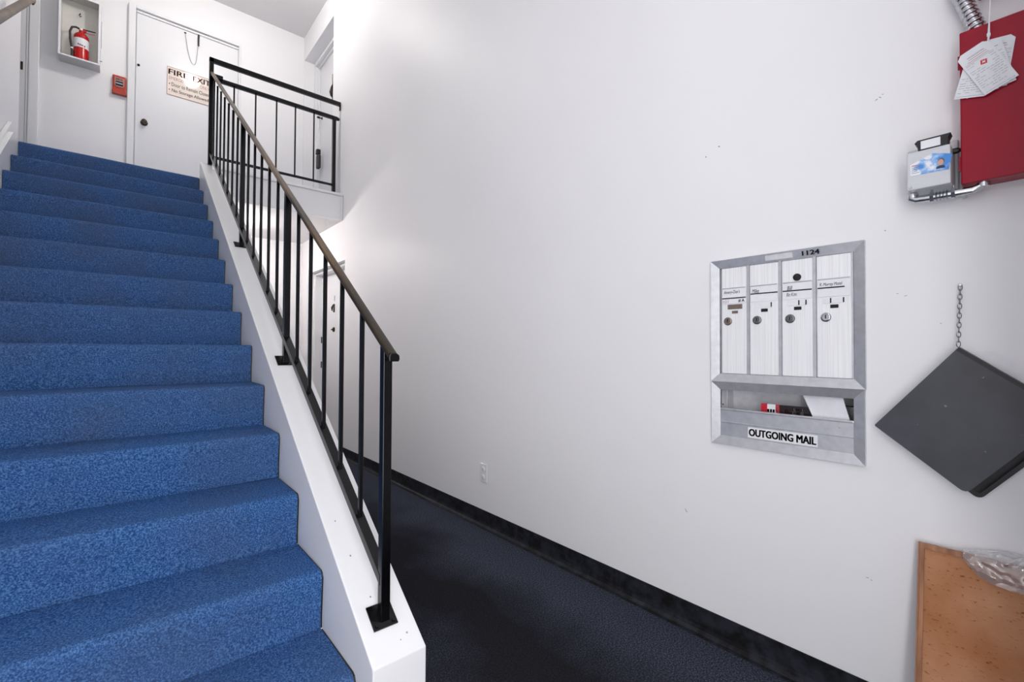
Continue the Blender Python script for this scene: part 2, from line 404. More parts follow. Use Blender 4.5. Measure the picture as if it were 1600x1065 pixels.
# small scuffs on the right wall
def scuff(y, z, ln, th, ang):
    c, s = math.cos(ang), math.sin(ang)
    pts = [(-1, -.3), (-.5, -.9), (.2, -.5), (1, -.1), (.6, .7), (-.1, .4), (-.7, .8)]
    ring = [(y + c*a*ln - s*b*th, z + s*a*ln + c*b*th) for a, b in pts]
    part('scuff_mark', MB().prism(ring, XW-0.0006, XW+0.001, 0), 'ink_grey', wr)
for a in [(.3418, 1.9304, .0035, .0015, .6), (.335, 1.937, .002, .0012, 0), (.351, 1.926, .004, .0014, -.6), (.9037, 1.9205, .003, .003, 1.2), (.85, 1.945, .004, .003, .3),
          (.9924, .4729, .009, .0016, 1.0), (.3322, 1.5103, .002, .002, 0), (.285, 1.3038, .004, .001, -.3), (.2076, 1.2178, .002, .0012, 0), (.3847, .4257, .004, .0012, -.2), (.374, .422, .003, .001, .4), (.304, 1.312, .003, .001, .1)]:
    scuff(*a)

# ------------------------------------------------------------------ doors
def knob(mb, c, axis, sgn, r=0.026):
    prof = [(r*0.5, 0), (r*0.42, 0.028), (r*0.9, 0.034), (r*1.02, 0.048), (r*0.85, 0.062), (r*0.3, 0.067)]
    mb.lathe([(1.25*r, 0.0), (1.25*r, sgn*0.006), (r*0.6, sgn*0.009)], c, axis, 20)
    return mb.lathe([(a, sgn*h) for a, h in prof], c, axis, 20)
# fire exit door on the landing
d1 = struct_root('door_1', (0.57, YB, ZL), 'white fire exit door on the back wall of the landing', 'door')
part('door_slab', MB().box((0.096, YB-0.018, ZL), (1.043, YB+0.004, 4.728), 0.002), 'door', d1)
for n, lo, hi in (('side_casing', (0.028, YB-0.040, ZL), (0.088, YB, 4.80)), ('side_casing', (1.050, YB-0.028, ZL), (1.075, YB, 4.80)), ('head_casing', (0.088, YB-0.040, 4.766), (1.050, YB, 4.80))):
    part(n, MB().box(lo, hi, 0.006, 2), 'trim', d1)
part('door_stop', MB().box((0.094, YB-0.026, 4.732), (1.047, YB, 4.755), 0.003), 'trim', d1)
part('door_knob', knob(MB(), (0.172, YB-0.018, 3.559), 1, -1), 'steel_dark', d1)
part('deadbolt', MB().lathe([(0.012, 0), (0.012, -0.012), (0.004, -0.02)], (0.117, YB-0.018, 4.166), 1, 14), 'steel_dark', d1)
# side door of the landing
d2 = struct_root('door_2', (2.0, 5.8, ZL), 'white recessed side door on the landing, right of the railing', 'door')
part('door_slab', MB().box((1.99, 5.25, ZL), (2.03, 6.335, 4.905)), 'door', d2)
part('frame_stop', MB().box((1.925, 5.25, 4.870), (1.99, 6.335, 4.909), 0.003).box((1.925, 6.305, ZL), (1.99, 6.334, 4.870), 0.003), 'trim', d2)
part('frame_stop', MB().box((1.965, 5.25, 4.845), (1.99, 6.305, 4.8695), 0.002).box((1.965, 6.285, ZL), (1.99, 6.3045, 4.845), 0.002), 'trim', d2)
part('door_knob', knob(MB(), (1.99, 6.20, 4.155), 0, -1, 0.014), 'steel_dark', d2)
# lower side door under the landing
d3 = struct_root('door_3', (1.95, 5.4, 0), 'white recessed door under the landing behind the railing', 'door')
part('door_slab', MB().box((1.95, 4.83, 0), (1.99, 5.985, 2.04)), 'door', d3)
part('frame_jamb', MB().box((1.86, 5.985, 0), (1.99, 6.028, 2.068), 0.004), 'trim', d3)
part('frame_head', MB().box((1.86, 4.83, 2.041), (1.99, 5.985, 2.069), 0.004), 'trim', d3)
part('door_casing', MB().box((1.785, 6.03, 0), (1.8, 6.10, 2.12), 0.004), 'trim', d3)
part('door_knocker', MB().box((1.938, 5.535, 1.565), (1.95, 5.570, 1.665), 0.004).tube([(1.936, 5.5525, 1.655), (1.920, 5.537, 1.62), (1.922, 5.5525, 1.585), (1.920, 5.568, 1.62), (1.936, 5.5525, 1.655)], 0.006, 8), 'steel_dark', d3)
part('door_number', MB().tube([(1.947, 5.53, 1.76), (1.947, 5.545, 1.755), (1.947, 5.535, 1.735), (1.947, 5.548, 1.715), (1.947, 5.532, 1.70)], 0.003, 6), 'ink_grey', d3)
part('deadbolt', MB().lathe([(0.03, 0), (0.028, -0.012), (0.012, -0.02)], (1.95, 5.555, 1.36), 0, 16).box((1.918, 5.530, 1.352), (1.932, 5.58, 1.368), 0.003), 'steel_dark', d3)
for z in (0.93, 1.24): part('hinge', MB().lathe([(0.007, -0.04), (0.007, 0.04)], (1.945, 5.978, z), 2, 10), 'steel_dark', d3)
# corridor door, only its casing shows past the end of the left wall
d4 = struct_root('door_4', (-1.1, YB, ZL), 'white door and casing at the far left of the landing', 'door')
part('door_slab', MB().box((-1.60, YB-0.012, ZL), (-0.712, YB+0.004, 4.728)), 'door', d4)
part('side_casing', MB().box((-0.700, YB-0.030, ZL), (-0.625, YB, 4.80), 0.008, 2), 'trim', d4)
part('door_stop', MB().box((-0.716, YB-0.02, ZL), (-0.700, YB, 4.74), 0.003), 'trim', d4)
part('latch_plate', MB().box((-0.752, YB-0.018, 3.775), (-0.735, YB-0.012, 3.855), 0.003), 'steel_dark', d4)
# street door behind the camera, and the window added above it for light
d5 = struct_root('door_5', (-0.16, -0.52, 0), 'glazed street door behind the viewpoint', 'door')
part('door_frame', MB().box((-0.60, -0.57, 0.06), (-0.56, -0.52, 2.14)).box((0.24, -0.57, 0.06), (0.28, -0.52, 2.14)).box((-0.56, -0.57, 2.10), (0.24, -0.52, 2.14)).box((-0.56, -0.57, 0.06), (0.24, -0.52, 0.12)), 'alu', d5)
w1 = struct_root('fill_window_1', (0.15, -0.52, 2.42), 'tall unseen window added above the street door for more light', 'window')
part('fill_window_frame', MB().box((-0.62, -0.57, 2.42), (-0.58, -0.52, 4.5)).box((0.88, -0.57, 2.42), (0.92, -0.52, 4.5)).box((-0.58, -0.57, 4.46), (0.88, -0.52, 4.5)).box((-0.58, -0.57, 2.42), (0.88, -0.52, 2.46)), 'alu', w1)

# ------------------------------------------------------------------ staircase
st = thing('staircase', (0, 1.2, 0), 'blue carpeted staircase with white side stringers climbing to the landing', 'staircase')
def step_mesh(k):
    yn = Y1 + TREAD*(k-1); zn = RISE*k
    last = k == 14
    back = TREAD + 0.03 if not last else 0.06
    soft = max(0.0, (9-k)/8.0)
    r = 0.017 + 0.010*soft
    prof = [(back, 0.0), (back*0.75, 0), (back*0.5, 0.0), (0.09, 0.0), (0.055, -0.001)]
    for i in range(7):
        a = math.pi/2*i/6; prof.append((r - r*math.sin(a), -r + r*math.cos(a)))
    prof += [(0.002, -0.06), (0.007, -0.10), (0.010, -0.15), (0.008, -RISE+0.004), (0.008, -RISE)]
    nx = 40; vs = []; fs = []; n = len(prof)
    x0, x1 = XS0+0.003, XS1-0.006
    for i in range(nx+1):
        x = x0 + (x1-x0)*i/nx
        for py, pz in prof:
            q = noise.noise(Vector((x*3.1, (yn+py)*6, (zn+pz)*6 + k*3.7)))
            amp = 0.004*soft + 0.0012
            vs.append((x, yn+py-q*amp, zn+pz+(q*amp if py < back*0.9 else 0)))
    for i in range(nx):
        for j in range(n-1):
            a = i*n+j; fs.append((a, a+n, a+n+1, a+1))
    mb = MB().add(vs, fs)
    o = len(mb.v)
    # end caps so that the step is a closed block
    for base, flip in ((0, False), (nx*n, True)):
        ring = list(range(base, base+n))
        c = len(mb.v); mb.v.append(Vector((mb.v[base].x, yn+back, zn-RISE)))
        ring.append(c); mb.f.append(tuple(ring[::-1] if flip else ring))
    mb.f.append((0, o, o+1, nx*n)); mb.f.append((o, n-1, nx*n+n-1, o+1))
    mb.smooth = True
    return mb
for k in range(1, 15):
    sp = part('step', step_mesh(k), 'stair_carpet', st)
    yn, zn = Y1 + TREAD*(k-1), RISE*k
    part('edge_binding', MB().prism([(yn+0.05, zn-0.003), (yn+0.022, zn-0.003), (yn+0.010, zn-0.008), (yn+0.003, zn-0.022), (yn+0.005, zn-0.06), (yn+0.012, zn-0.15), (yn+0.011, zn-RISE-0.002), (yn+0.05, zn-RISE-0.002)] if k == 14 else [(yn+TREAD+0.01, zn-0.003), (yn+0.022, zn-0.003), (yn+0.010, zn-0.008), (yn+0.003, zn-0.022), (yn+0.005, zn-0.06), (yn+0.012, zn-0.15), (yn+0.011, zn-RISE-0.002), (yn+TREAD+0.01, zn-RISE-0.002)], XS1-0.006, XS1-0.0003, 0), 'black', sp)
part('carriage', MB().prism([(1.42, 0.0), (5.05, 0.0), (5.05, 2.48), (1.42, 0.06)], XS0-0.001, XS1+0.001, 0), 'ceil', st)
rs = part('stringer', MB().prism([(1.208, 0), (1.208, ztop(1.208)), (5.03, ztop(5.03)), (5.045, ztop(5.03)-0.02), (5.058, 2.49), (5.058, 0)], XS1, XT1, 0, 0.004), 'trim', st, label='broad white stringer carrying the iron railing')
def lz(y): return 2.477 + SL*(y-4.54)
part('stringer', MB().prism([(1.20, 0), (1.20, lz(1.2)), (4.84, lz(4.84)), (4.86, ZL), (5.05, ZL), (5.05, 2.49), (5.05, 0)], -0.648, XS0, 0), 'trim', st)
part('stringer_cap', MB().prism([(1.20, lz(1.2)), (1.20, lz(1.2)+0.03), (4.97, lz(4.97)+0.03), (5.03, lz(4.97)+0.03), (5.03, lz(4.97)), (4.90, lz(4.90))], -0.648, -0.625, 0, 0.004), 'trim', st)
# paint chips and pin heads on the wide stringer
for y, x, r in [(1.372, .602, .0022), (1.50, .588, .0024), (1.62, .58, .002), (1.255, .665, .0022), (1.245, .640, .0015)]:
    part('pin_head', MB().hull_quad([(x+r*math.cos(a), y+r*math.sin(a), ztop(y+r*math.sin(a))-0.001) for a in [i*math.pi/4 for i in range(8)]], [(x+r*math.cos(a), y+r*math.sin(a), ztop(y+r*math.sin(a))+0.0008) for a in [i*math.pi/4 for i in range(8)]]), 'ink_grey', st)

# ------------------------------------------------------------------ stair railing
XR = 0.617
rl = thing('stair_railing', (XR, 1.31, ztop(1.31)), 'black iron stair railing with worn brown handrail on the white stringer', 'railing')
def zr(y): return 1.110 + 0.684*(y-1.27)        # underside of handrail
def zb(y): return ztop(y) + 0.115               # centre of bottom rail
def sweep(path, prof):
    """profile (x, z) rings at each (y, z) of path"""
    mb = MB(); n = len(prof); vs = []; fs = []
    for y, z in path:
        for px, pz in prof: vs.append((XR+px, y, z+pz))
    for i in range(len(path)-1):
        for k in range(n):
            a = i*n+k; b = i*n+(k+1) % n; fs.append((a, b, b+n, a+n))
    fs.append(tuple(range(n))[::-1]); fs.append(tuple(range((len(path)-1)*n, len(path)*n)))
    return mb.add(vs, fs)
hp = [(-0.013, 0), (0.013, 0), (0.0155, 0.003), (0.0155, 0.013), (0.009, 0.020), (-0.012, 0.021), (-0.0155, 0.017), (-0.0155, 0.003)]
ys = [1.262 + (5.06-1.262)*i/24 for i in range(25)]
hr = part('handrail', sweep([(y, zr(y)) for y in ys], hp), 'handrail', rl, smooth=True, label='worn brown handrail cap')
part('end_cap', MB().prism([(XR-0.014, zr(1.262)-0.005), (XR+0.014, zr(1.262)-0.005), (XR+0.017, zr(1.262)+0.002), (XR+0.016, zr(1.262)+0.013), (XR+0.008, zr(1.262)+0.019), (XR-0.012, zr(1.262)+0.019), (XR-0.016, zr(1.262)+0.013), (XR-0.017, zr(1.262)+0.002)], 1.254, 1.264, 1, 0.002), 'iron', hr)
part('bottom_rail', sweep([(1.31, zb(1.31)), (5.0, zb(5.0))], [(-0.015, -0.015), (0.015, -0.015), (0.015, 0.015), (-0.015, 0.015)]), 'iron', rl)
def make_post(y):
    p = part('post', MB().prism([(XR-0.014, y-0.014), (XR+0.014, y-0.014), (XR+0.014, y+0.014), (XR-0.014, y+0.014)], ztop(y)-0.010, zr(y)+0.008, 2, 0.002), 'iron', rl)
    c = Vector((XR-0.004, y+0.006, ztop(y+0.006))); e = Vector((0, 1, SL)).normalized(); nn = Vector((0, -SL, 1)).normalized(); xx = Vector((1, 0, 0))
    def ring(h, off): return [c + xx*(sx*h) + e*(sy*h) + nn*off for sx, sy in ((-1, -1), (1, -1), (1, 1), (-1, 1))]
    bp = part('base_plate', MB().hull_quad(ring(0.0375, 0.0003), ring(0.0375, 0.005)), 'iron', p)
    for sx in (-1, 1):
        for sy in (-1, 1):
            q = c + xx*(sx*0.026) + e*(sy*0.026)
            ringb = lambda r, o: [q + xx*(r*math.cos(i*math.pi/3)) + e*(r*math.sin(i*math.pi/3)) + nn*o for i in range(6)]
            part('bolt', MB().hull_quad(ringb(0.006, 0.004), ringb(0.0045, 0.0085)), 'iron', p)
for y in (1.31, 2.412, 3.53): make_post(y)
b0 = None
yb = [1.31 + (2.412-1.31)*i/6 for i in range(1, 6)] + [2.412 + (3.53-2.412)*i/6 for i in range(1, 6)] + [3.53 + 0.1885*i for i in range(1, 8)]
for y in yb:
    if b0 is None:
        y0 = y; b0 = part('baluster', MB().box((XR-0.0065, y-0.0065, zb(y)+0.010), (XR+0.0065, y+0.0065, zr(y)+0.005), 0.001), 'iron', rl, at=(XR, y, zb(y)))
    else: twin(b0, (0, y-y0, zb(y)-zb(y0)))

# ------------------------------------------------------------------ landing guard railing
YR = 5.0
gl = thing('landing_railing', (1.2, YR, 2.781), 'black iron guard railing along the edge of the landing', 'railing')
part('post', MB().box((0.594, YR-0.02, 2.812), (0.628, YR+0.014, 3.803), 0.002), 'iron', gl)
part('post', MB().box((1.713, YR-0.017, 2.779), (1.747, YR+0.017, 3.62), 0.002), 'iron', gl)
part('top_rail', MB().box((0.594, YR-0.020, 3.762), (1.795, YR+0.014, 3.803), 0.003), 'iron', gl)
part('end_hook', MB().box((1.783, YR-0.014, 3.715), (1.795, YR+0.008, 3.765), 0.003), 'iron', gl)
part('middle_rail', MB().box((0.628, YR-0.019, 3.600), (1.765, YR+0.019, 3.634), 0.004).lathe([(0.018, 0), (0.017, 0.014), (0.010, 0.022)], (1.765, YR, 3.617), 0, 14), 'iron', gl, smooth=False)
part('rail_collar', MB().box((0.600, YR-0.03, 3.615), (0.70, YR+0.03, 3.655), 0.004), 'iron', gl)
part('bottom_rail', MB().box((0.628, YR-0.010, 2.879), (1.715, YR+0.010, 2.901), 0.002), 'iron', gl)
g0 = part('baluster', MB().box((0.795-0.0065, YR-0.0065, 2.895), (0.795+0.0065, YR+0.0065, 3.606), 0.001), 'iron', gl, at=(0.795, YR, 2.9))
for x in (0.977, 1.163, 1.339, 1.522): twin(g0, (x-0.795, 0, 0))

# wall handrail on the left
lh = thing('wall_handrail', (-0.62, 3.6, 2.7), 'worn brown wall handrail at the top left of the stairs', 'handrail')
def zl(y): return 2.955 + 0.678*(y-3.74)
vs = []; path = [(y, zl(y)) for y in [1.6 + (4.80-1.6)*i/20 for i in range(21)]] + [(4.845, zl(4.80)+0.012), (4.86, zl(4.80)-0.004)]
mb = MB(); n = 10; fs = []
for i, (y, z) in enumerate(path):
    k = 1.0 if i < 21 else (0.85 if i == 21 else 0.4)
    for a in range(n):
        t = 2*math.pi*a/n; vs.append((-0.52 + 0.021*k*math.cos(t), y, z + 0.030*k*math.sin(t)))
for i in range(len(path)-1):
    for k in range(n):
        a = i*n+k; b = i*n+(k+1) % n; fs.append((a, b, b+n, a+n))
fs.append(tuple(range(n))[::-1]); fs.append(tuple(range((len(path)-1)*n, len(path)*n)))
mb.add(vs, fs); mb.smooth = True
part('rail', mb, 'handrail', lh)
for y in (2.2, 3.4): part('bracket', MB().tube([(-0.65, y, zl(y)-0.07), (-0.60, y, zl(y)-0.085), (-0.53, y, zl(y)-0.06), (-0.52, y, zl(y)-0.015)], 0.007, 8).lathe([(0.03, 0), (0.03, 0.006)], (-0.65, y, zl(y)-0.07), 0, 16), 'iron', lh)

# ------------------------------------------------------------------ landing wall fittings
EXB, EZB = (1, 0, 0), (0, 0, 1)
fc = thing('extinguisher_cabinet', (-0.338, 6.21, 3.97), 'open cream metal extinguisher cabinet on the landing wall', 'cabinet')
x0, x1, y0c, z0, z1, t = -0.487, -0.188, 6.20, 3.97, 4.615, 0.010
part('body', MB().box((x0, y0c, z0), (x1, YB-0.001, z0+t)).box((x0, y0c, z1-t), (x1, YB-0.001, z1)).box((x0, y0c, z0+t), (x0+t, YB-0.001, z1-t)).box((x1-t, y0c, z0+t), (x1, YB-0.001, z1-t)), 'cab', fc)
part('back_panel', MB().box((x0+t, YB-0.012, z0+t), (x1-t, YB-0.001, z1-t)), 'cab', fc)
part('front_frame', MB().box((x0-0.002, y0c-0.008, z0-0.002), (x0+0.014, y0c, z1)).box((x1-0.014, y0c-0.008, z0-0.002), (x1+0.002, y0c, z1)).box((x0+0.014, y0c-0.008, z0-0.002), (x1-0.014, y0c, z0+0.012)).box((x0+0.014, y0c-0.008, z1-0.03), (x1-0.014, y0c, z1)), 'white', fc)
part('hook', MB().tube([(-0.345, YB-0.012, 4.50), (-0.345, YB-0.035, 4.495), (-0.352, YB-0.04, 4.475), (-0.345, YB-0.038, 4.46), (-0.336, YB-0.04, 4.47)], 0.004, 8), 'steel_dark', fc)
part('hinge_pin', MB().tube([(x1-0.002, y0c-0.006, 4.012), (x1+0.018, y0c-0.006, 4.016)], 0.003, 8), 'steel_dark', fc)
part('hinge_rod', MB().tube([(x1+0.010, y0c-0.003, 4.15), (x1+0.008, y0c-0.003, 4.42)], 0.0016, 6), 'ink_grey', fc)

fe = thing('fire_extinguisher', (-0.330, 6.275, 3.98), 'red fire extinguisher with black hose standing in the open cabinet', 'extinguisher')
cx, cy = -0.330, 6.275
part('cylinder', MB().lathe([(0.050, 0.0), (0.056, 0.006), (0.057, 0.02), (0.057, 0.245), (0.053, 0.262), (0.040, 0.280), (0.020, 0.290), (0.018, 0.298)], (cx, cy, 3.981), 2, 28), 'red', fe)
part('paper_label', MB().lathe([(0.0574, 0.128), (0.0577, 0.129), (0.0577, 0.219), (0.0574, 0.220)], (cx, cy, 3.981), 2, 28), 'white', fe)
for i, (a, z) in enumerate([(-1.9, 4.128), (-1.65, 4.124), (-1.4, 4.122), (-1.1, 4.12)]):
    part('label_mark', MB().box((cx+0.0575*math.cos(a)-0.006, cy+0.0575*math.sin(a)-0.002, z), (cx+0.0575*math.cos(a)+0.006, cy+0.0575*math.sin(a)+0.001, z+0.012)), 'ink_brown', fe)
part('valve_head', MB().lathe([(0.019, 0), (0.021, 0.008), (0.017, 0.03), (0.012, 0.038)], (cx, cy, 4.274), 2, 18).box((cx-0.012, cy-0.014, 4.29), (cx+0.035, cy+0.014, 4.312), 0.004), 'red', fe)
part('squeeze_lever', MB().tube([(cx+0.01, cy, 4.318), (cx+0.05, cy-0.005, 4.318), (cx+0.105, cy-0.01, 4.322)], [0.007, 0.006, 0.005], 8), 'rubber', fe)
part('carry_handle', MB().tube([(cx+0.02, cy, 4.298), (cx+0.06, cy-0.005, 4.288), (cx+0.10, cy-0.01, 4.296)], [0.006, 0.005, 0.004], 8), 'ink_pink', fe)
part('gauge', MB().lathe([(0.012, 0), (0.012, -0.008), (0.009, -0.010)], (cx-0.002, cy-0.014, 4.306), 1, 14), 'white', fe)
part('hose', MB().tube([(cx-0.012, cy-0.004, 4.310), (cx-0.04, cy-0.010, 4.316), (cx-0.068, cy-0.018, 4.300), (cx-0.082, cy-0.022, 4.25), (cx-0.080, cy-0.022, 4.18), (cx-0.070, cy-0.022, 4.11), (cx-0.064, cy-0.022, 4.06)], 0.009, 10), 'rubber', fe)
part('nozzle', MB().tube([(cx-0.064, cy-0.022, 4.065), (cx-0.062, cy-0.022, 3.99)], [0.011, 0.014], 10), 'rubber', fe)
part('hose_clip', MB().lathe([(0.012, -0.006), (0.012, 0.006)], (cx-0.067, cy-0.022, 4.088), 2, 12), 'white', fe)

ps = thing('fire_alarm_pull', (-0.036, YB, 3.78), 'red fire alarm pull station beside the fire exit door', 'alarm')
part('housing', MB().box((-0.092, YB-0.038, 3.80), (0.020, YB-0.001, 3.985), 0.010, 2), 'red_pull', ps)
part('lower_lip', MB().box((-0.094, YB-0.050, 3.785), (0.024, YB-0.001, 3.822), 0.006, 2), 'red_pull', ps)
part('pull_bar', MB().prism([(-0.076, 3.958), (0.004, 3.958), (0.004, 3.878), (-0.010, 3.858), (-0.062, 3.858), (-0.076, 3.878)], YB-0.046, YB-0.036, 1, 0.003), 'ink_tan', ps)
part('bar_plate', MB().box((-0.066, YB-0.0485, 3.872), (-0.006, YB-0.0455, 3.918), 0.001), 'ink', ps)
part('plate_line', MB().box((-0.064, YB-0.0498, 3.893), (-0.008, YB-0.0485, 3.899)), 'paper', ps)
part('lettering', MB().text('FIRE', (-0.062, YB-0.0462, 3.926), EXB, EZB, 0.052, 0.024, 0.03), 'white', ps)

sg = thing('fire_exit_sign', (0.57, YB-0.02, 3.944), 'cream fire exit sign with red lettering screwed to the landing door', 'sign')
part('sign_panel', MB().box((0.362, YB-0.024, 3.944), (0.778, YB-0.018, 4.258), 0.0015), 'signface', sg)
part('edge_border', MB().box((0.362, YB-0.0255, 4.253), (0.778, YB-0.0242, 4.258)).box((0.362, YB-0.0255, 3.944), (0.778, YB-0.0242, 3.949)).box((0.362, YB-0.0255, 3.949), (0.366, YB-0.0242, 4.253)).box((0.774, YB-0.0255, 3.949), (0.778, YB-0.0242, 4.253)), 'ink_tan', sg)
yt = YB-0.0242
part('heading', MB().text('FIRE', (0.376, yt, 4.176), EXB, EZB, 0.178, 0.058, 0.02), 'ink_red', sg)
part('heading', MB().text('EXIT', (0.600, yt, 4.176), EXB, EZB, 0.166, 0.058, 0.02), 'ink_red', sg)
part('lettering', MB().text('EMERGENCY USE ONLY', (0.380, yt, 4.118), EXB, EZB, 0.38, 0.036, 0.0), 'ink_tan', sg)
part('lettering', MB().text('\u2022 Door to Remain Closed', (0.380, yt, 4.048), EXB, EZB, 0.38, 0.042, 0.008), 'ink_brown', sg)
part('lettering', MB().text('\u2022 No Storage Allowed', (0.380, yt, 3.976), EXB, EZB, 0.37, 0.046, 0.012), 'ink_brown', sg)

wl = thing('cable_loop', (0.60, YB-0.02, 4.70), 'thin grey cable loop hanging from the top of the fire exit door', 'cable')
pts = []
for i in range(17):
    a = i/16
    x = 0.519 + (0.645-0.519)*a + 0.012*math.sin(a*math.pi); z = 4.366 + 0.325*abs(2*((a-0.60)/(1.2 if a < 0.6 else 0.8)))**2.6
    pts.append((x, YB-0.030, min(z, 4.70)))
part('cable', MB().tube(pts, 0.0032, 8), 'chrome', wl)
part('grip', MB().tube([(0.645, YB-0.030, 4.69), (0.645, YB-0.030, 4.60)], [0.010, 0.009], 10), 'rubber', wl)
part('anchor', MB().box((0.510, YB-0.034, 4.692), (0.530, YB-0.018, 4.702), 0.002), 'steel_dark', wl)
part('anchor', MB().box((0.637, YB-0.036, 4.69), (0.655, YB-0.018, 4.73), 0.002), 'steel_dark', wl)

lb = thing('lockbox', (1.985, 6.15, 3.46), 'dark grey key lockbox hanging low on the landing side door', 'lockbox')
part('case', MB().box((1.915, 6.115, 3.465), (1.955, 6.195, 3.64), 0.012, 2), 'rubber', lb)
part('dial_cover', MB().box((1.905, 6.125, 3.645), (1.955, 6.185, 3.71), 0.008, 2), 'black', lb)
part('shackle', MB().tube([(1.935, 6.16, 3.69), (1.935, 6.18, 3.90), (1.960, 6.20, 4.145)], 0.004, 8), 'chrome', lb)
hc = thing('door_latch', (1.985, 5.70, 4.285), 'dark bronze latch handle high on the landing side door', 'latch')
part('handle', MB().tube([(1.975, 5.775, 4.415), (1.965, 5.77, 4.375), (1.955, 5.78, 4.315), (1.965, 5.785, 4.275), (1.978, 5.775, 4.245)], [0.006, 0.014, 0.018, 0.014, 0.006], 10), 'steel_dark', hc)
part('chain', MB().tube([(1.975, 5.775, 4.545), (1.972, 5.772, 4.485), (1.975, 5.775, 4.415)], 0.004, 6), 'steel_dark', hc)
part('back_plate', MB().box((1.976, 5.755, 4.235), (1.99, 5.80, 4.435), 0.003), 'steel_dark', hc)

cl = thing('ceiling_lamp', (0.72, 4.87, ZC), 'round opal ceiling lamp above the landing edge', 'lamp')
part('ceiling_plate', MB().lathe([(0.075, 0), (0.07, -0.018), (0.02, -0.03)], (0.72, 4.87, ZC), 2, 24), 'white', cl)
part('stem', MB().tube([(0.72, 4.87, ZC-0.02), (0.72, 4.87, 4.98)], 0.012, 10), 'steel_dark', cl)
part('globe', MB().lathe([(0.03, 0.10)] + [(0.092*math.sin(a), 0.092*math.cos(a)) for a in [0.35+i*(math.pi-0.36)/12 for i in range(13)]], (0.72, 4.87, 4.89), 2, 24), 'lamp', cl)

sl = thing('hall_fill_lamp', (0.785, 5.50, 2.50), 'small globe lamp added out of sight under the landing to brighten the hall', 'lamp')  # lamp added to brighten the lower hall, out of sight behind the stringer
part('ceiling_plate', MB().lathe([(0.05, 0), (0.048, -0.012), (0.012, -0.02)], (0.785, 5.50, 2.499), 2, 20), 'white', sl)
part('stem', MB().tube([(0.785, 5.50, 2.485), (0.785, 5.50, 2.385)], 0.008, 8), 'steel_dark', sl)
part('globe', MB().lathe([(0.02, 0.075)] + [(0.07*math.sin(a), 0.07*math.cos(a)) for a in [0.3+i*(math.pi-0.31)/12 for i in range(13)]], (0.785, 5.50, 2.32), 2, 20), 'hall_fill', sl)

# ------------------------------------------------------------------ right wall: mailboxes
EXR, EYR = (0, -1, 0), (0, 0, 1)
def wy(y, z, x): return (x, y, z)
mu = thing('mailbox_unit', (XW, 0.63, 0.775), 'recessed aluminium bank of four mailboxes with an outgoing mail slot below', 'mailbox')
def ring_frame(name, yl, yr, zb_, zt, wdt):
    """dished frame of four mitred bars: outer edge proud, inner edge close to the wall"""
    xo, xi, xb = XW-0.014, XW-0.004, XW+0.006
    O = [(yl, zt), (yr, zt), (yr, zb_), (yl, zb_)]; I = [(yl-wdt, zt-wdt), (yr+wdt, zt-wdt), (yr+wdt, zb_+wdt), (yl-wdt, zb_+wdt)]
    for i in range(4):
        j = (i+1) % 4
        a = [(xo, *O[i]), (xo, *O[j]), (xi, *I[j]), (xi, *I[i])]; b = [(XW-0.001, *O[i]), (XW-0.001, *O[j]), (xb, *I[j]), (xb, *I[i])]
        part(name, MB().hull_quad(a, b), 'alu', mu)
ring_frame('frame_bar', 0.8785, 0.3815, 1.0155, 1.4880, 0.031)
ring_frame('outgoing_frame_bar', 0.8765, 0.3840, 0.7750, 1.0150, 0.031)
part('box_body', MB().box((XW+0.012, 0.400, 1.03), (XW+0.20, 0.860, 1.470)), 'alu_in', mu)
edges = [0.8465, 0.7403, 0.6302, 0.5226, 0.4135]
tags = [('Amery-Dan\u2019s', 0.062), ('Mike', 0.024), ('Bill', 0.017), ('R. Murray Motel', 0.064)]
locks = [(0.8157, 'brass'), (0.7084, 'lockgrey'), (0.5981, 'lockgrey'), (0.4899, 'chrome')]
slots = [0.789, 0.683, 0.574, 0.466]
xf = XW - 0.002
